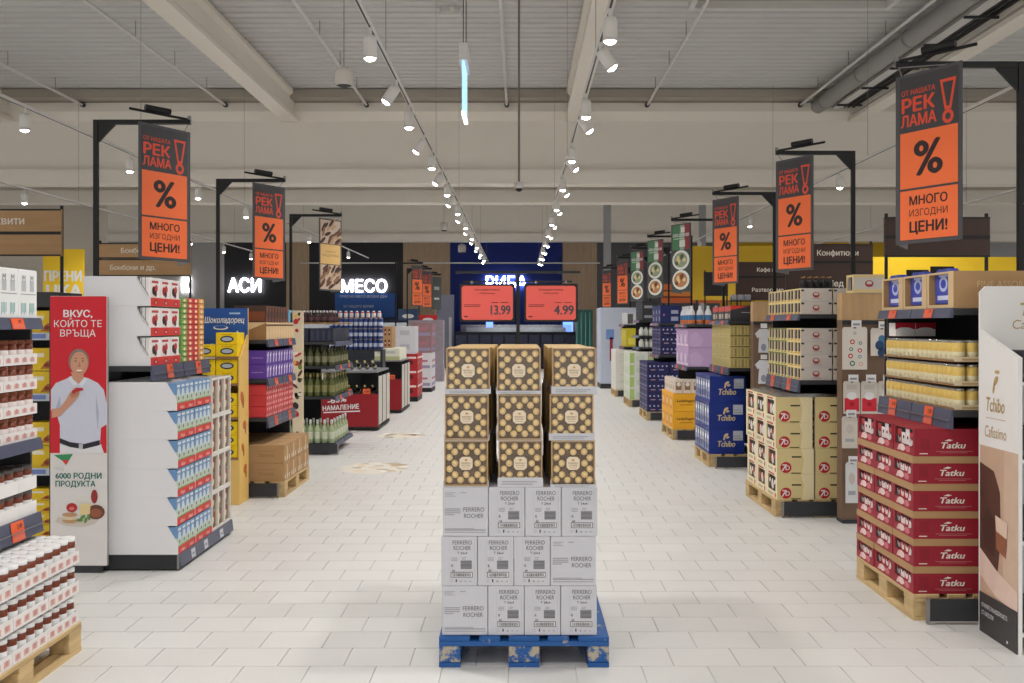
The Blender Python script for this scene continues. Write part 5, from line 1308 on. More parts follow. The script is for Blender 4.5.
pack_stack(-1, plain_carton(-1, .30, .235, .104, M((206, 62, 66), .5, var=.04), 'red_box', rb, rba), 2.375, Y2L + .015, .7405, 1, 5, 3, .35, .243, .1045, 'red box with white flashes on the lowest shelf', 'red boxes with white flashes', 'box')
def pb(m, F): m.pr(F, .03, .03, .11, .10, M((206, 200, 214), .5)); m.pr(F, .16, .06, .27, .07, M((150, 120, 190), .5))
def pba(m, F):
    for q in range(2): m.pp(F, [(.04 + q * .11, .02), (.07 + q * .11, .02), (.10 + q * .11, .12), (.07 + q * .11, .12)], M((226, 216, 236), .5)); m.pe(F, .06 + q * .11, .09, .02, .014, M((236, 232, 240), .5), 2)
pack_stack(-1, plain_carton(-1, .30, .235, .135, M((96, 62, 160), .5, var=.05), 'purple_box', pb, pba), 2.375, Y2L + .015, 1.1005, 1, 5, 2, .35, .243, .1355, 'purple box with white swooshes on the middle shelf', 'purple boxes with white swooshes', 'box')
def kb(m, F): m.pp(F, [(.0, .0), (.30, .0), (.30, .16), (.15, .10)], M((150, 112, 70), .6))
def kba(m, F): m.pr(F, .0, .005, .118, .155, M((220, 190, 146), .6)); m.pr(F, .0, .13, .118, .145, M((90, 60, 40), .6), 2)
pack_stack(-1, plain_carton(-1, .30, .118, .165, KRAFTL, 'gift_carton', kb, kba), 2.375, Y2L + .015, 1.4705, 1, 10, 1, .35, .122, .1355, 'cream gift carton on the top shelf', 'cream gift cartons', 'carton')
def db(m, F): m.pr(F, .01, .01, .29, .10, M((120, 66, 40), .5))
PDB = plain_carton(-1, .30, .118, .155, M((70, 48, 40), .5), 'dark_gift_box', db, lambda m, F: (m.pp(F, [(.0, .0), (.06, .0), (.10, .15), (.04, .15)], M((130, 74, 50), .5)), m.pr(F, .03, .04, .06, .1, M((36, 30, 30), .5), 2)))
pack_stack(-1, PDB, 2.378, Y2L + .015, 1.4705 + .166, 1, 8, 1, .35, .122, .1, 'dark brown gift box standing on the cream cartons', 'dark gift boxes', 'box')
m = MB(); m.box(0, .09, 0, .09, 0, .13, M((110, 180, 214), .4)); m.pr(FC(0, 0, 0), .02, .07, .07, .11, WHITE); tag(m.build('blue_pack', None, (-2.47, Y2L + 1.02, 1.4705 + .166)), 'small sky blue pack at the far end of the dark gift boxes', 'pack')

# ------------------------------------------------------------------ L3 wing panel and bottles
YW3 = 13.15
r = thing('fruit_banner', 'tall narrow cream panel printed with fruit beside the bottle shelves', 'panel', (px(292.5, YW3), YW3, .18))
wf, hf = 10.5 * YW3 / FPX, 1.60
m = MB(); m.cbox(0, wf, 0, .05, 0, hf, .004, M((222, 206, 176), .5)); m.build('panel_board', r)
m = MB(); m.box(.02, wf - .02, .0, .05, -.18, 0, CHAR); m.build('foot', r)
m = MB(); F = FC(0, 0, 0); rn = random.Random(5)
for k in range(26): 
    c = rn.choice(((180, 40, 50), (200, 60, 60), (110, 130, 60), (90, 60, 50), (236, 228, 214), (60, 50, 50), (226, 190, 90))); m.pe(F, rn.uniform(.02, wf - .02), hf * rn.random() * .96 + .03, rn.uniform(.012, .035), rn.uniform(.02, .05), M(c, .5), 1 + k % 6, rot=rn.random() * 3)
m.build('fruit_print', r)
Y3L = 13.55
r = shelf_unit(-1, Y3L, 1.35, 'dark wine shelf unit with green and clear bottles', [(.14, .05, 0, False), (.72, .06, 1, False), (1.10, .06, 1, False), (1.40, .06, 0, False)], xf=2.30, xb=2.95, kick=True, xk=2.25, top=1.60, endx=.42)
def wine(body, cap, lab, h=.30, rr=.038, nm='wine_bottle'):
    m = MB(); m.lathe([(rr * .9, 0), (rr, .006), (rr, h * .18), (rr, h * .48), (rr, h * .58), (rr * .42, h * .74), (rr * .38, h * .82), (rr * .44, h * .83), (rr * .40, h)], [body, body, lab, body, body, body, cap, cap], 9); return m.build(nm)
GREENG = M((70, 80, 44), .15, spec=.6); CLEARG = M((176, 190, 150), .15, var=.1, spec=.6); LABEL = M((226, 222, 206), .5); WCAP = M((206, 206, 200), .4)
for si, (z, b, lab, cap, nm, grp, nx, ny) in enumerate(((.1405, CLEARG, M((206, 212, 186), .5), WCAP, 'clear wine bottle with white cap on the bottom shelf', 'clear wine bottles', 7, 6), (.7205, M((92, 98, 56), .2), M((134, 132, 84), .5), M((150, 140, 80), .4), 'olive wine bottle on the second shelf', 'olive bottles on the second shelf', 6, 6), (1.1005, M((78, 82, 52), .2), M((128, 126, 98), .5), M((58, 54, 34), .4), 'olive wine bottle on the third shelf', 'olive bottles on the third shelf', 6, 6))):
    P = Placer(wine(b, cap, lab, .29 if si != 2 else .25))
    for i in range(nx):
        for j in range(ny):
            if i > 0 and j > 1: continue
            P((-2.35 - i * .088, Y3L + .06 + j * .21, z), '%s, %s from the aisle, %s row' % (nm, ORD[i], ORD[j]), 'bottle', grp)
pack_stack(-1, plain_carton(-1, .30, .2, .17, M((40, 44, 60), .5), 'dark_wine_box', lambda m, F: [m.pr(F, .02 + q * .07, .02, .05 + q * .07, .15, M((54, 60, 86), .5)) for q in range(4)]), 2.32, Y3L + .02, 1.4005, 2, 6, 1, .31, .21, .1, 'dark wine box on the upper bottle shelf', 'dark wine boxes', 'box')
m = MB(); m.box(-2.30, -2.92, 0, 1.3, 0, .02, KRAFTD); tag(m.build('shelf_plank', None, (0, Y3L + .01, 1.622)), 'thin wooden plank on top of the dark wine boxes', 'plank')
P = Placer(wine(M((50, 30, 30), .3), M((200, 196, 200), .4), M((90, 60, 66), .5), .15, .032, 'mini_bottle'))
for i in range(7):
    for j in range(3): P((-2.36 - i * .082, Y3L + .05 + j * .2, 1.6425), 'small dark bottle with pale cap on the wooden plank, %s from the aisle, %s row' % (ORD[i], ORD[j]), 'bottle', 'small dark bottles on the plank')
# ================================================================== further left: promotion bins and stacks
REDP = M((150, 28, 38), .45); PALEP = M((206, 200, 190), .5)
def promo_bin(y0, Ln, zt, label, xa=2.16, xb=2.72, sign=False):
    r = thing('promotion_bin', label, 'bin', (0, y0, 0), 'promotion bins along the aisle')
    m = MB(); m.box(-xa, -xb, 0, .02, .06, zt, REDP); m.build('front_panel', r)
    if sign:
        w0, h0 = 38 * y0 / FPX, .30; m = MB(); F = FC(px(322, y0), 0, .25)
        m.pt(F, '-60%', w0 * .40, h0 * .60, h0 * .30, WHITE, 'c', w0 * .5, bold=.03, rot=.14); m.pt(F, 'НАМАЛЕНИЕ', w0 * .5, h0 * .24, h0 * .24, WHITE, 'c', w0 * .96, bold=.03, rot=.06); m.pp(F, [(.02, h0 * .06), (w0, h0 * .14), (w0, h0 * .20), (.02, h0 * .12)], WHITE); m.build('lettering', r)
    m = MB(); m.box(-xa, -xb, 0, Ln, .02, .06, BLACK); m.build('base', r)
    m = MB(); m.box(-xb, -xb - .02, 0, Ln, .06, zt, REDP); m.build('wall_side_panel', r)
    for k in range(3):
        ya = .03 + k * (Ln - .03) / 3
        m = MB(); m.box(-xa, -xa - .02, ya, ya + .06, .02, zt + .28, BLACK); m.build('frame_post', r)
        m = MB(); m.box(-xa - .003, -xa - .018, ya + .06, ya + (Ln - .03) / 3, .08, zt + .26, PALEP, {'-x': CHAR}); m.build('side_panel', r)  # inner face dark: shade of the bin interior put into the colour
    m = MB(); m.box(-xa - .02, -xb, .02, Ln, zt - .05, zt - .03, CHAR); m.build('bin_floor', r)
    m = MB(); m.box(-xa - .02, -xb, Ln, Ln + .02, .06, zt + .3, CHAR); m.build('dark_bin_back', r)  # dark back added to keep the bin interior dark
    m = MB(); m.box(-xa, -xb, 0, .025, zt, zt + .02, BLACK); m.build('front_rim', r)
    for q in (.12, .40):
        m = MB(); m.box(-xa - q, -xa - q - .11, -.012, 0, zt + .0, zt + .08, TAGO); m.pt(FC(-xa - q - .11, -.012, zt), '9.99', .055, .025, .03, INK, 'c', bold=.02); m.build('price_tag', r)
    m = MB(); m.box(-xa - .02, -xb, .02, Ln, zt + .32, zt + .345, M((128, 128, 130), .4)); m.build('top_board', r)
    for q in (.05, .42):
        m = MB(); m.box(-xa - .04 - q, -xa - .06 - q, Ln - .06, Ln - .04, zt - .03, zt + .32, BLACK); m.build('rear_post', r)
    return r
DGL = M((30, 34, 26), .15)
def lying_bottles(x0, y0, z, n, label, group):
    for i in range(n):
        r = thing('sparkling_bottle', '%s, %s from the aisle' % (label, ORD[i]), 'bottle', (x0 - i * .12, y0 + .34, z + .040), group)
        m = MB(); m.lathe([(.03, 0), (.036, .005), (.036, .06), (.036, .14), (.034, .18), (.014, .24), (.014, .28), (.016, .30)], [DGL, DGL, LABEL, DGL, DGL, M((206, 190, 130), .4), M((206, 190, 130), .4)], 9)
        R = Matrix.Rotation(1.2, 4, 'X')
        m.v = [tuple(R @ Vector(p)) for p in m.v]; m.build('bottle_body', r)
Y4L = 16.6
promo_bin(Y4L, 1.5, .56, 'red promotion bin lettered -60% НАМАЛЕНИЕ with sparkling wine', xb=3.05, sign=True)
lying_bottles(-2.26, Y4L + .05, .53, 4, 'dark sparkling bottle lying in the first red bin', 'sparkling bottles in the first bin')
lying_bottles(-2.26, Y4L + .05, .906, 4, 'dark sparkling bottle lying on top of the first red bin', 'sparkling bottles on the first bin')
Y5L = 19.9
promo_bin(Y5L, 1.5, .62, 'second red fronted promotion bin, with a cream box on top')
r = tag(plain_carton(-1, .46, 1.2, .22, M((222, 220, 204), .6), 'cream_box', lambda m, F: (m.pr(F, .05, .12, .38, .17, M((190, 190, 180), .5)), m.pr(F, 0, 0, .46, .07, M((186, 190, 140), .5)))), 'long cream box on the second red bin', 'box'); r.location = (-2.2, Y5L + .05, .966)
# blue cans between the two bins
r = thing('can_shelf', 'dark shelf behind the first bin carrying blue cans', 'shelf', (-2.33, 18.5, 0))
for a in (0, -.92):
    m = MB(); m.box(a, a - .04, 0, .4, 0, 1.16, CHAR); m.build('side_board', r)
m = MB(); m.box(0, -.96, 0, .4, 1.16, 1.19, CHAR); m.build('shelf_board', r)
m = MB(); BLC, WHC = M((40, 62, 130), .3), M((196, 204, 224), .35); m.lathe([(.032, 0), (.036, .008), (.036, .05), (.036, .11), (.036, .165), (.030, .178)], [METALG, BLC, WHC, BLC, METALG], 9); PC2 = Placer(m.build('drink_can'))
for l in range(3):
    for i in range(11):
        for j in range(2): PC2((-2.375 - i * .083, 18.56 + j * .09, 1.1905 + l * .18), 'blue and white drink can, %s layer, %s from the aisle, %s row' % (LAY(l, 3), ORD[i], ('front', 'back')[j]), 'can', 'blue drink cans')
m = MB(); m.lathe([(.03, 0), (.034, .01), (.034, .08), (.02, .10), (.02, .12)], [M((214, 90, 60), .4), M((226, 222, 220), .4), M((206, 60, 50), .4), M((226, 220, 210), .4)], 8); PC3 = Placer(m.build('sauce_jar'))
for i in range(9): PC3((-2.40 - i * .095, 18.62, 1.1905 + .54), 'small red and white bottle standing on the blue cans, %s from the aisle' % ORD[i], 'bottle', 'small bottles on the blue cans')
def stack_far(sd, x0, y0, z0, w, d, h, col, nm, label, art=None, cat='carton'):
    o = plain_carton(sd, w, d, h, col, nm, art); o.location = (sd * x0, y0, z0); return tag(o, label, cat)
def bott(m, F):
    for q in range(4):
        for z in (.03, .23): m.pr(F, .04 + q * .07, z, .075 + q * .07, z + .12, M((110, 40, 40), .4)); m.pe(F, .057 + q * .07, z + .06, .012, .02, M((216, 190, 160), .5), 2)
stack_far(-1, 2.37, 20.2, 1.187, .32, .6, .40, KRAFT, 'bottle_case', 'kraft case of dark bottles on the cream box', bott)
Y6L = 22.9
r = thing('pack_plinth', 'black plinth under the red packs far along the aisle', 'plinth', (0, Y6L, 0)); m = MB(); m.box(-2.15, -2.65, 0, 1.1, 0, .10, BLACK); m.build('plinth_body', r)
def rd(m, F): m.pr(F, .03, .2, .47, .24, M((236, 220, 216), .5)); m.pe(F, .15, .12, .06, .05, M((226, 120, 110), .5)); m.pe(F, .35, .12, .06, .05, M((90, 20, 26), .5))
pack_stack(-1, plain_carton(-1, .5, .36, .30, M((176, 36, 44), .5), 'red_pack', rd, rd), 2.15, Y6L + .005, .1005, 1, 3, 3, .5, .365, .301, 'red pack in the far stack', 'far red packs', 'pack')
pack_stack(-1, plain_carton(-1, .62, .36, .29, M((206, 204, 210), .5), 'grey_carton', lambda m, F: (m.pr(F, .1, .05, .14, .24, INKL), m.pr(F, .3, .1, .5, .2, M((180, 180, 190), .5)))), 2.2, Y6L + .005, 1.005, 1, 2, 2, .6, .365, .291, 'pale grey carton on the far red packs', 'far pale grey cartons')
Y7L = 26.2
r = thing('pack_plinth', 'black plinth under the distant white and violet packs', 'plinth', (0, Y7L, 0)); m = MB(); m.box(-2.12, -2.62, 0, 1.1, 0, .10, BLACK); m.build('plinth_body', r)
def vt(m, F): m.pr(F, .02, .05, .46, .12, M((150, 140, 170), .5)); m.pr(F, .04, .2, .4, .25, M((180, 110, 130), .5))
pack_stack(-1, plain_carton(-1, .5, .36, .42, M((214, 210, 216), .5), 'white_pack', vt, vt), 2.12, Y7L + .005, .1005, 1, 3, 2, .5, .365, .421, 'white and violet pack in the distant stack', 'distant white and violet packs', 'pack')
pack_stack(-1, plain_carton(-1, .5, .36, .36, M((150, 116, 120), .5, var=.25, scale=14), 'mixed_carton', vt, vt), 2.12, Y7L + .005, .945, 1, 3, 2, .5, .365, .361, 'mottled brown carton at the top of the distant stack', 'distant mottled cartons')
stack_far(-1, 2.2, 31.2, 0, 1.0, .6, 1.75, M((150, 140, 150), .6, var=.3, scale=9), 'far_display', 'mottled far display block before the meat counter', vt, 'display')
# ---- fish counter and lit things at the back
YC = 40.0
r = thing('fish_counter', 'dark blue panelled fish counter with glass top at the back', 'counter', (px(455, YC), YC, 0))
wc = (577 - 455) * YC / FPX
m = MB(); m.box(0, wc, .06, 1.0, 0, 1.30, M((30, 32, 44), .5)); m.build('counter_body', r)
for k in range(10):
    m = MB(); m.cbox(k * wc / 10 + .03, (k + 1) * wc / 10 - .03, 0, .06, .72, 1.26, .01, M((44, 50, 74), .4)); m.build('counter_panel', r)
m = MB(); m.box(0, wc, .02, 1.0, 1.30, 1.36, M((20, 22, 32), .4)); m.build('counter_top', r)
m = MB(); m.box(.4, wc - .4, .2, .9, 1.36, 1.52, M((190, 200, 214), .4)); m.build('ice_bed', r)
m = MB(); m.box(.2, wc - .2, .10, .115, 1.36, 1.62, CLEAR('counter_glass', (.9, .95, 1), .75, .05)); m.build('glass_screen', r)
for i, (xa, xb, ya, yb, lb) in enumerate(((486, 493, 321, 333, 'small bright blue screen behind the fish counter'), (563, 573, 320, 332, 'bright blue screen at the green end of the fish counter'))):
    m = MB(); m.box(px(xa, 42), px(xb, 42), 42, 42.05, pz(yb, 42), pz(ya, 42), M((90, 130, 250), .4, emit=1.6, name='blue_screen')); rr_ = thing('blue_screen', lb, 'screen'); m.build('screen_panel', rr_)
    m = MB(); m.box(px((xa + xb) / 2 - 1, 42), px((xa + xb) / 2 + 1, 42), 42.06, 42.12, 0, pz(ya, 42), CHAR); m.build('stand', rr_)
for k in range(4):
    r = thing('green_cabinet', 'dark green glazed cabinet at the end of the fish counter, %s in the row' % ORD[k], 'cabinet', (px(576 + k * 4.3, 38.5), 38.5, 0), 'green glazed cabinets')
    m = MB(); m.box(0, .14, 0, .5, 0, 2.15, M((36, 92, 84), .3)); m.build('cabinet_body', r); m = MB(); m.box(.015, .045, -.012, 0, .2, 2.05, M((110, 170, 160), .3)); m.build('glass_strip', r)
r = thing('side_kiosk', 'pale lit kiosk wall left of the fish counter', 'kiosk', (px(437, 41), 41, 0))
m = MB(); m.box(0, .62, 0, .4, 0, 2.75, M((150, 152, 172), .5)); m.build('kiosk_wall', r); m = MB(); m.box(.45, .55, -.04, 0, .5, 1.9, M((220, 222, 230), .4)); m.build('kiosk_frame', r); m = MB(); m.box(-.10, -.02, 0, .4, 0, 2.75, M((206, 186, 160), .5)); m.build('kiosk_post', r)
r = thing('service_counter', 'long grey sausage and meat counter under the glowing letters', 'counter', (px(150, 41.5), 41.5, 0))
m = MB(); m.box(0, 10.2, 0, 1, 0, 1.25, M((70, 74, 84), .5)); m.build('counter_body', r)
m = MB(); m.box(0, 10.2, 1.6, 1.75, 0, 1.85, M((58, 68, 92), .5)); m.build('rear_board', r)
m = MB(); m.box(0, 10.2, 0, .02, 1.25, 1.7, CLEAR('counter_glass', (.9, .95, 1), .75, .05)); m.build('glass_screen', r)
# red and blue shop-in-shop heads behind the bins
for nm, xa, xb, ya, yb, Y, cc, lb in (('header_board', 419, 437, 315, 324, 33, (206, 40, 44), 'red header board with a white lozenge far along the left'), ('header_board', 398, 418, 309, 320, 34, (60, 84, 120), 'blue grey header board beneath the distant orange banners')):
    r = thing(nm, lb, 'board', (px(xa, Y), Y, 0)); w_ = (xb - xa) * Y / FPX
    m = MB(); m.box(0, w_, 0, .05, pz(yb, Y), pz(ya, Y), M(cc, .5)); m.pe(FC(0, 0, pz(yb, Y)), w_ / 2, .12, w_ * .3, .07, WHITE); m.build('board_panel', r)
    m = MB(); m.box(w_ / 2 - .03, w_ / 2 + .03, .05, .09, 0, pz(yb, Y) + .1, CHAR); m.build('board_post', r)

# ================================================================== banners on posts
FRAME = M((78, 78, 82), .5); BANO = M((246, 116, 62), .5, var=.02); BANK = M((66, 64, 68), .5); BANT = M((228, 82, 52), .5); INKB = M((44, 32, 34), .5)
def banner_print(m, F, W, H, kind):
    e = .018
    if kind == 'sale':
        m.pr(F, e, e, W - e, H - e, BANK)
        m.pr(F, e + .004, H * .325, W - e - .004, H * .655, BANO, 2); m.pr(F, e + .004, e + .004, W - e - .004, H * .312, BANO, 2)
        m.pt(F, 'ОТ НАШАТА', W * .07, H * .875, .030, BANT, 'l', W * .54, bold=.02); m.pt(F, 'РЕК', W * .07, H * .775, .082, BANT, 'l', W * .54, bold=.04); m.pt(F, 'ЛАМА', W * .06, H * .69, .068, BANT, 'l', W * .57, bold=.03)
        m.pp(F, [(W * .68, H * .92), (W * .93, H * .92), (W * .855, H * .745), (W * .755, H * .745)], BANT, 2); m.pp(F, [(W * .725, H * .902), (W * .885, H * .902), (W * .825, H * .763), (W * .785, H * .763)], BANK, 3)
        m.pe(F, W * .805, H * .705, W * .085, W * .085, BANT, 2, 18); m.pe(F, W * .805, H * .705, W * .042, W * .042, BANK, 3, 14)
        m.pt(F, '%', W * .5, H * .40, .20, INKB, 'c', W * .46, bold=.03, layer=3)
        m.pt(F, 'МНОГО', W * .5, H * .225, .052, INKB, 'c', W * .60, bold=.025, layer=3); m.pt(F, 'ИЗГОДНИ', W * .5, H * .158, .040, INKB, 'c', W * .60, bold=.0, layer=3); m.pt(F, 'ЦЕНИ!', W * .5, H * .065, .062, INKB, 'c', W * .60, bold=.035, layer=3)
    elif kind == 'italy':
        m.pr(F, e, e, W - e, H - e, M((60, 70, 62), .5)); m.pr(F, e, H * .62, W * .45, H - e, M((74, 128, 88), .5), 2); m.pr(F, W * .45, H * .62, W * .68, H - e, M((150, 170, 150), .5), 2); m.pr(F, W * .68, H * .62, W - e, H - e, M((140, 50, 56), .5), 2)
        m.pr(F, W * .42, H * .66, W * .72, H * .76, M((222, 224, 220), .5), 3); m.pr(F, W * .5, H * .87, W * .7, H * .95, M((222, 224, 220), .5), 3); m.pt(F, 'БЛИЗО ДО ИТАЛИЯ', W * .5, H * .81, .045, WHITE, 'c', W * .86, bold=.03, layer=4); m.pr(F, W * .1, H * .775, W * .7, H * .79, M((180, 210, 180), .5), 3)
        for cy, a, b in ((.47, (150, 160, 130), (80, 90, 60)), (.18, (190, 130, 80), (110, 60, 40))):
            m.pe(F, W * .5, H * cy, W * .46, H * .145, M((226, 228, 224), .5), 3, 18); m.pe(F, W * .48, H * cy, W * .36, H * .11, M(a, .5, var=.3, scale=40), 4, 16)
            for q in range(6): m.pe(F, W * (.48 + .2 * math.cos(q)), H * cy + H * .05 * math.sin(q * 1.7), W * .09, H * .03, M(b if q % 2 else (226, 206, 150), .5), 5 + q, 8, rot=q)
    elif kind == 'choco':
        m.pr(F, e, e, W - e, H - e, M((222, 184, 120), .5)); rn = random.Random(8)
        for (va, vb) in ((.02, .36), (.66, .98)):
            m.pr(F, e, H * va, W - e, H * vb, M((206, 186, 166), .5), 2)
            for q in range(22): m.pe(F, rn.uniform(.08, .92) * W, H * rn.uniform(va + .03, vb - .03), W * .16, W * .05, M(rn.choice(((110, 76, 56), (70, 46, 38), (190, 160, 130), (150, 110, 84))), .5), 3 + q % 8, 8, rot=rn.uniform(.3, 1.2))
        m.pt(F, 'НАШАТА', W * .5, H * .53, .028, KRAFTD, 'c', W * .45); m.pt(F, 'СЛАДКАРНИЦА', W * .5, H * .475, .034, KRAFTD, 'c', W * .8); m.pr(F, e, H * .645, W - e, H * .655, CHAR, 4); m.pr(F, e, H * .36, W - e, H * .37, CHAR, 4)
    else:
        m.pr(F, e, e, W - e, H - e, M((74, 78, 78), .5)); m.pr(F, W * .2, H * .3, W * .8, H * .36, M((190, 196, 196), .5), 2); m.pr(F, W * .2, H * .6, W * .8, H * .7, M((160, 166, 166), .5), 2)
def banner(sd, y, kind, label, xapex, xpost, H=.99, W=.47, ztop=3.075, post_z=0.0):
    r = thing('sale_banner', label, 'banner', (0, y, 0), 'folded banners on posts')
    X = lambda v: sd * v
    m = MB(); m.box(X(xpost) - .017, X(xpost) + .017, -.017, .017, post_z, ztop + .095, BLACK); m.build('post', r)
    m = MB(); m.box(X(xpost) - .022, X(xpost) + .03, -.08, .08, post_z, post_z + .012, BLACK); m.build('post_foot', r)
    m = MB(); m.box(X(xapex), X(xpost - .022), -.018, .018, ztop + .06, ztop + .095, BLACK); m.build('arm', r)
    m = MB(); m.prism([(X(xpost - .022), ztop + .06), (X(xpost - .022), ztop - .045), (X(xpost - .022), ztop - .075), (X(xpost - .15), ztop + .06), (X(xpost - .12), ztop + .06)], 1, -.012, .012, BLACK); m.build('corner_brace', r)
    a = math.atan2(.43, .21)
    for k, q in enumerate((-1, 1)):
        # panel runs from the fold towards the wall side, near (-1) or far (+1)
        d = Vector((sd * math.cos(a), q * math.sin(a), 0)); p0 = Vector((X(xapex) + sd * .01, q * .012, ztop - H)); p1 = p0 + d * W
        U_ = (p1 - p0).normalized(); 
        nrm = Vector((-d.y, d.x, 0)); 
        if nrm.dot(Vector((-sd, q, 0))) < 0: nrm = -nrm
        t = .012
        m = MB(); A, B = p0, p1; C_, D_2 = p1 - nrm * t, p0 - nrm * t; up = Vector((0, 0, H))
        for f in ((A, B, B + up, A + up), (D_2, C_, C_ + up, D_2 + up), (A, D_2, D_2 + up, A + up), (B, C_, C_ + up, B + up), (A, B, C_, D_2), (A + up, B + up, C_ + up, D_2 + up)): m.poly(f, FRAME)
        pn = m.build('banner_panel', r)
        # text direction: seen from outside
        right = Vector((0, 0, 1)).cross(nrm)
        o = p0 if right.dot(U_) > 0 else p1
        m = MB(); banner_print(m, (o, right, VZ, nrm), W, H, kind); m.build('banner_print', pn)
    m = MB(); m.tube((X(xapex) + sd * .015, 0, ztop - H), (X(xapex) + sd * .015, 0, ztop), .012, FRAME, 8); m.build('fold_profile', r)
    # clip-on lamp over the fold
    m = MB(); zt = ztop + .095
    m.tube((X(xapex + .02), -.02, zt + .0), (X(xapex + .36), -.30, zt + .03), .010, BLACK, 6); lp = m.build('lamp_arm', r)
    m = MB(); c = Vector((X(xapex + .20), -.165, zt + .045)); dv = Vector((sd * .34, -.28, .03)).normalized()
    m.tube(c - dv * .10, c + dv * .09, .026, BLACK, 8); m.build('lamp_head', lp)
    m = MB(); m.tube((X(xapex + .01), 0, zt - .035), (X(xapex + .01), 0, zt + .03), .014, METALG, 8); m.build('clamp', r)
    for q in (-1, 1):
        m = MB(); m.tube((X(xapex + .02), 0, ztop + .06), (X(xapex + .20), q * .36, ztop - .003), .004, METALG, 5); m.build('stay_wire', r)
    return r
spec = [(6.47, 'sale', 'orange percent sale banner over the red tea cartons'), (9.78, 'sale', 'orange percent sale banner over the croissant cartons'), (12.8, 'sale', 'orange percent sale banner over the blue coffee cartons'),
        (16.0, 'italy', 'green food banner with two plates over the yellow cartons'), (19.0, 'italy', 'green food banner with two plates over the navy cartons'), (21.9, 'italy', 'green food banner with two plates over the drink packs'),
        (25.0, 'sale', 'distant orange sale banner over the white cartons'), (29.5, 'sale', 'most distant orange sale banner before the white cooler')]
for y, k, l in spec: banner(1, y, k, l, 2.225 if y < 7 else (2.29 if y < 11 else (2.255 if y < 14 else 2.215)), 2.968 if y < 7 else 2.985)
for y, k, l in ((8.3, 'sale', 'orange percent sale banner over the milk packs and poster'), (11.65, 'sale', 'orange percent sale banner over the kraft and purple boxes'), (15.35, 'choco', 'cream banner printed with chocolate pieces over the wine shelves'),
                (27.2, 'sale', 'distant orange sale banner before the meat counter, the nearer one'), (30.0, 'sale', 'distant orange sale banner before the meat counter, the farther one'), (33.5, 'grey', 'distant grey banner beside the orange ones')):
    banner(-1, y, k, l, 2.505 if y < 20 else 2.42, 3.225 if y < 20 else 3.1, W=.50)

# ================================================================== hanging aisle headers
HWOOD = WOOD((190, 150, 106), 'header_wood', stretch=(1, 6, 10), var=.08); HBR = M((66, 46, 38), .5)
def header(xa, xb, Y, rows, mat, label, tcol=None, post=None):
    r = thing('aisle_header', label, 'aisle sign', (px(xa, Y), Y, 0), 'aisle headers over the gondolas'); w_ = (xb - xa) * Y / FPX
    for (ya, yb, tx, tu, th) in rows:
        m = MB(); m.box(0, w_, 0, .03, pz(yb, Y), pz(ya, Y), mat); b_ = m.build('board', r)
        m = MB(); m.box(0, w_, -.004, 0, pz(ya, Y) - .012, pz(ya, Y), BLACK); m.box(0, w_, -.004, 0, pz(yb, Y), pz(yb, Y) + .012, BLACK); m.build('edge_strip', b_)
        if tx:
            m = MB(); m.pt(FC(0, 0, pz(yb, Y)), tx, (tu - xa) * Y / FPX, (yb - ya) * Y / FPX * .36, th * Y / FPX, tcol or M((236, 226, 212), .5), 'l', bold=.02); m.build('lettering', b_)
    zb = pz(rows[-1][1], Y)
    for f in (.012, w_ - .02):
        m = MB(); m.box(f, f + .02, .03, .05, 0 if post else zb, pz(rows[0][0], Y) + .03, BLACK); m.build('hanger_post', r)
    if not post:
        for f in (.1, w_ - .1):
            m = MB(); m.tube((f, .015, pz(rows[0][0], Y)), (f, .015, 6.5), .004, METALG, 4); m.build('suspension_wire', r)
    return r
header(-60, 61, 8.6, ((209, 233, 'Бисквити', -24, 8), (233, 256, '', 0, 0)), HWOOD, 'two wooden aisle boards ending in the letters ити', post=True)
header(97, 190, 12.2, ((243, 258.5, 'Бонбони', 121, 5), (259, 276, 'Бонбони и др.', 110, 5)), HWOOD, 'two wooden aisle boards naming sweets behind the orange banner', post=True)
header(786, 873, 11.6, ((244, 262, 'Конфитюри', 817, 5.5), (262, 300, 'Мед', 827, 6)), HBR, 'dark brown aisle board naming jams and honey', post=True)
header(736, 800, 14.6, ((262, 277, 'Кафе капсули', 757, 4), (277, 300, 'Разтворимо кафе', 752, 4)), HBR, 'dark brown aisle board naming instant coffee', post=True)
header(885, 990, 8.2, ((217, 237, '', 0, 0), (237, 257, '', 0, 0)), HBR, 'blank dark brown aisle board behind the nearest sale banner', post=True)
header(704, 728, 17.5, ((272, 296, '', 0, 0),), M((44, 40, 40), .5), 'small dark aisle board far along the coffee side', post=True)
# yellow walls behind the headers
def backboard(xa, xb, ya, yb, Y, mat, label, texts=()):
    r = thing('promotion_wall', label, 'wall board', (px(xa, Y), Y, 0)); w_ = (xb - xa) * Y / FPX
    m = MB(); m.box(0, w_, 0, .05, pz(yb, Y), pz(ya, Y), mat); bd = m.build('board', r)
    if texts:
        m = MB()
        for tx, u, v, h in texts: m.pt(FC(0, 0, 0), tx, (u - xa) * Y / FPX, pz(v, Y), h * Y / FPX, WHITE, 'l', wd=(84 - u - 2) * Y / FPX, bold=.05)
        m.build('lettering', bd)
    for f in (.1, w_ - .15):
        m = MB(); m.box(f, f + .05, .05, .10, 0, pz(ya, Y) - .05, CHAR); m.build('post', r)
    return r
YW_ = M((246, 204, 40), .6, var=.04)
backboard(43, 84, 249, 297, 24, YW_, 'yellow promotion wall with white capitals over the poster', (('ПРЕНИ', 44, 281, 10), ('ЦКА', 46, 296, 11)))
backboard(862, 1080, 257, 300, 15, YW_, 'yellow wall board behind the blank brown header')
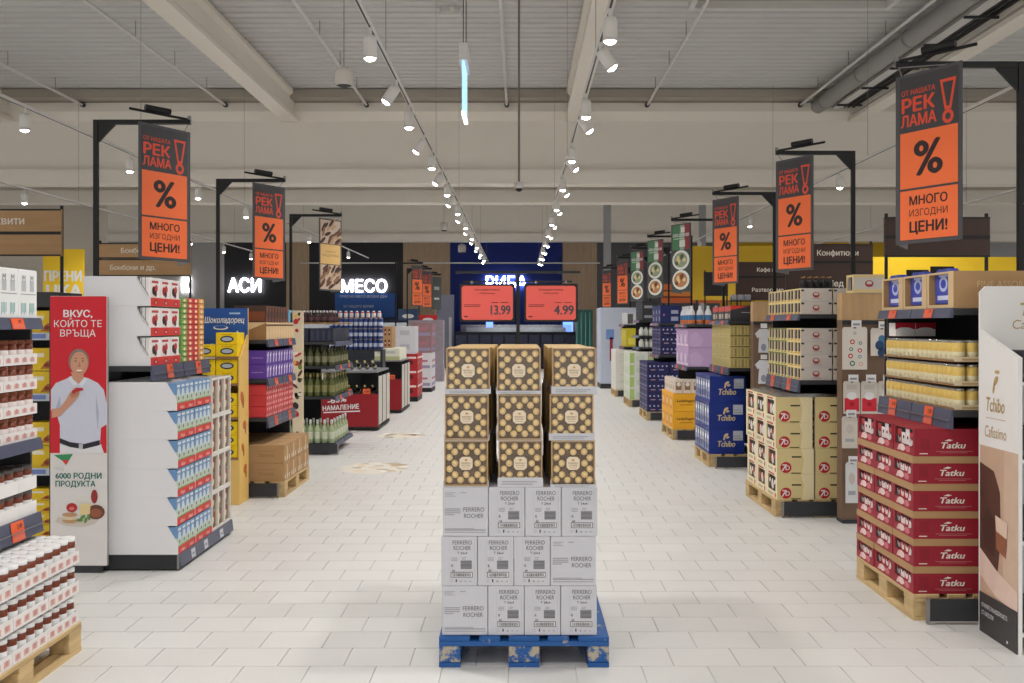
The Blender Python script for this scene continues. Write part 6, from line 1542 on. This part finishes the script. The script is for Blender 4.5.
backboard(692, 790, 246, 300, 26, M((206, 168, 36), .6, var=.04), 'yellow wall board behind the coffee headers')
backboard(938, 962, 195, 260, 30, YW_, 'distant yellow wall board high behind the nearest banner')
YO = 31.0
r = thing('produce_rack', 'distant rack with boards coloured as orange light below the green banners', 'rack', (px(662, YO), YO, 0)); wo = (728 - 662) * YO / FPX
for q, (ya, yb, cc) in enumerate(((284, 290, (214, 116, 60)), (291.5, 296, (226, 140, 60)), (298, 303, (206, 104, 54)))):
    m = MB(); m.box(0, wo, q * .05, q * .05 + .04, pz(yb, YO), pz(ya, YO), M(cc, .5)); m.build('orange_lit_board', r)  # orange light on the shelves put into the board colours
for f in (.05, wo / 2, wo - .1):
    m = MB(); m.box(f, f + .05, .16, .21, 0, pz(284, YO), CHAR); m.build('rack_post', r)
m = MB(); m.box(0, wo, .14, .16, pz(303, YO), pz(284, YO), M((120, 70, 44), .6)); m.build('rear_board', r)
# ================================================================== floor stickers
def sticker(xc, yc, rx, ry, label, seed):
    rn = random.Random(seed); r = thing('floor_sticker', label, 'floor sticker', (xc, yc, .0), 'food stickers on the floor')
    m = MB(); pts = [(rx * (1 + rn.uniform(-.22, .12)) * math.cos(2 * PI * k / 22), ry * (1 + rn.uniform(-.25, .15)) * math.sin(2 * PI * k / 22)) for k in range(22)]
    m.prism(pts, 2, .0004, .0012, M((226, 220, 208), .5, var=.05, scale=20)); m.build('sticker_sheet', r)
    m = MB(); F = FT(0, 0, .0012)
    for k in range(26):
        t, q = rn.random() * 2 * PI, rn.random() ** .5 * .85
        m.pe(F, rx * q * math.cos(t), ry * q * math.sin(t), rn.uniform(.03, .09), rn.uniform(.03, .10), M(rn.choice(((222, 204, 170), (186, 164, 130), (232, 228, 220), (214, 194, 160), (190, 176, 150), (236, 236, 232))), .5), 1 + k % 5, 9, rot=rn.random() * 3)
    m.build('food_print', r)
sticker(px(376, 12.3), 12.3, .40, .50, 'food picture sticker on the floor before the wine shelves', 3)
sticker(px(402, 15.9), 15.9, .36, .45, 'food picture sticker on the floor before the red bin', 4)
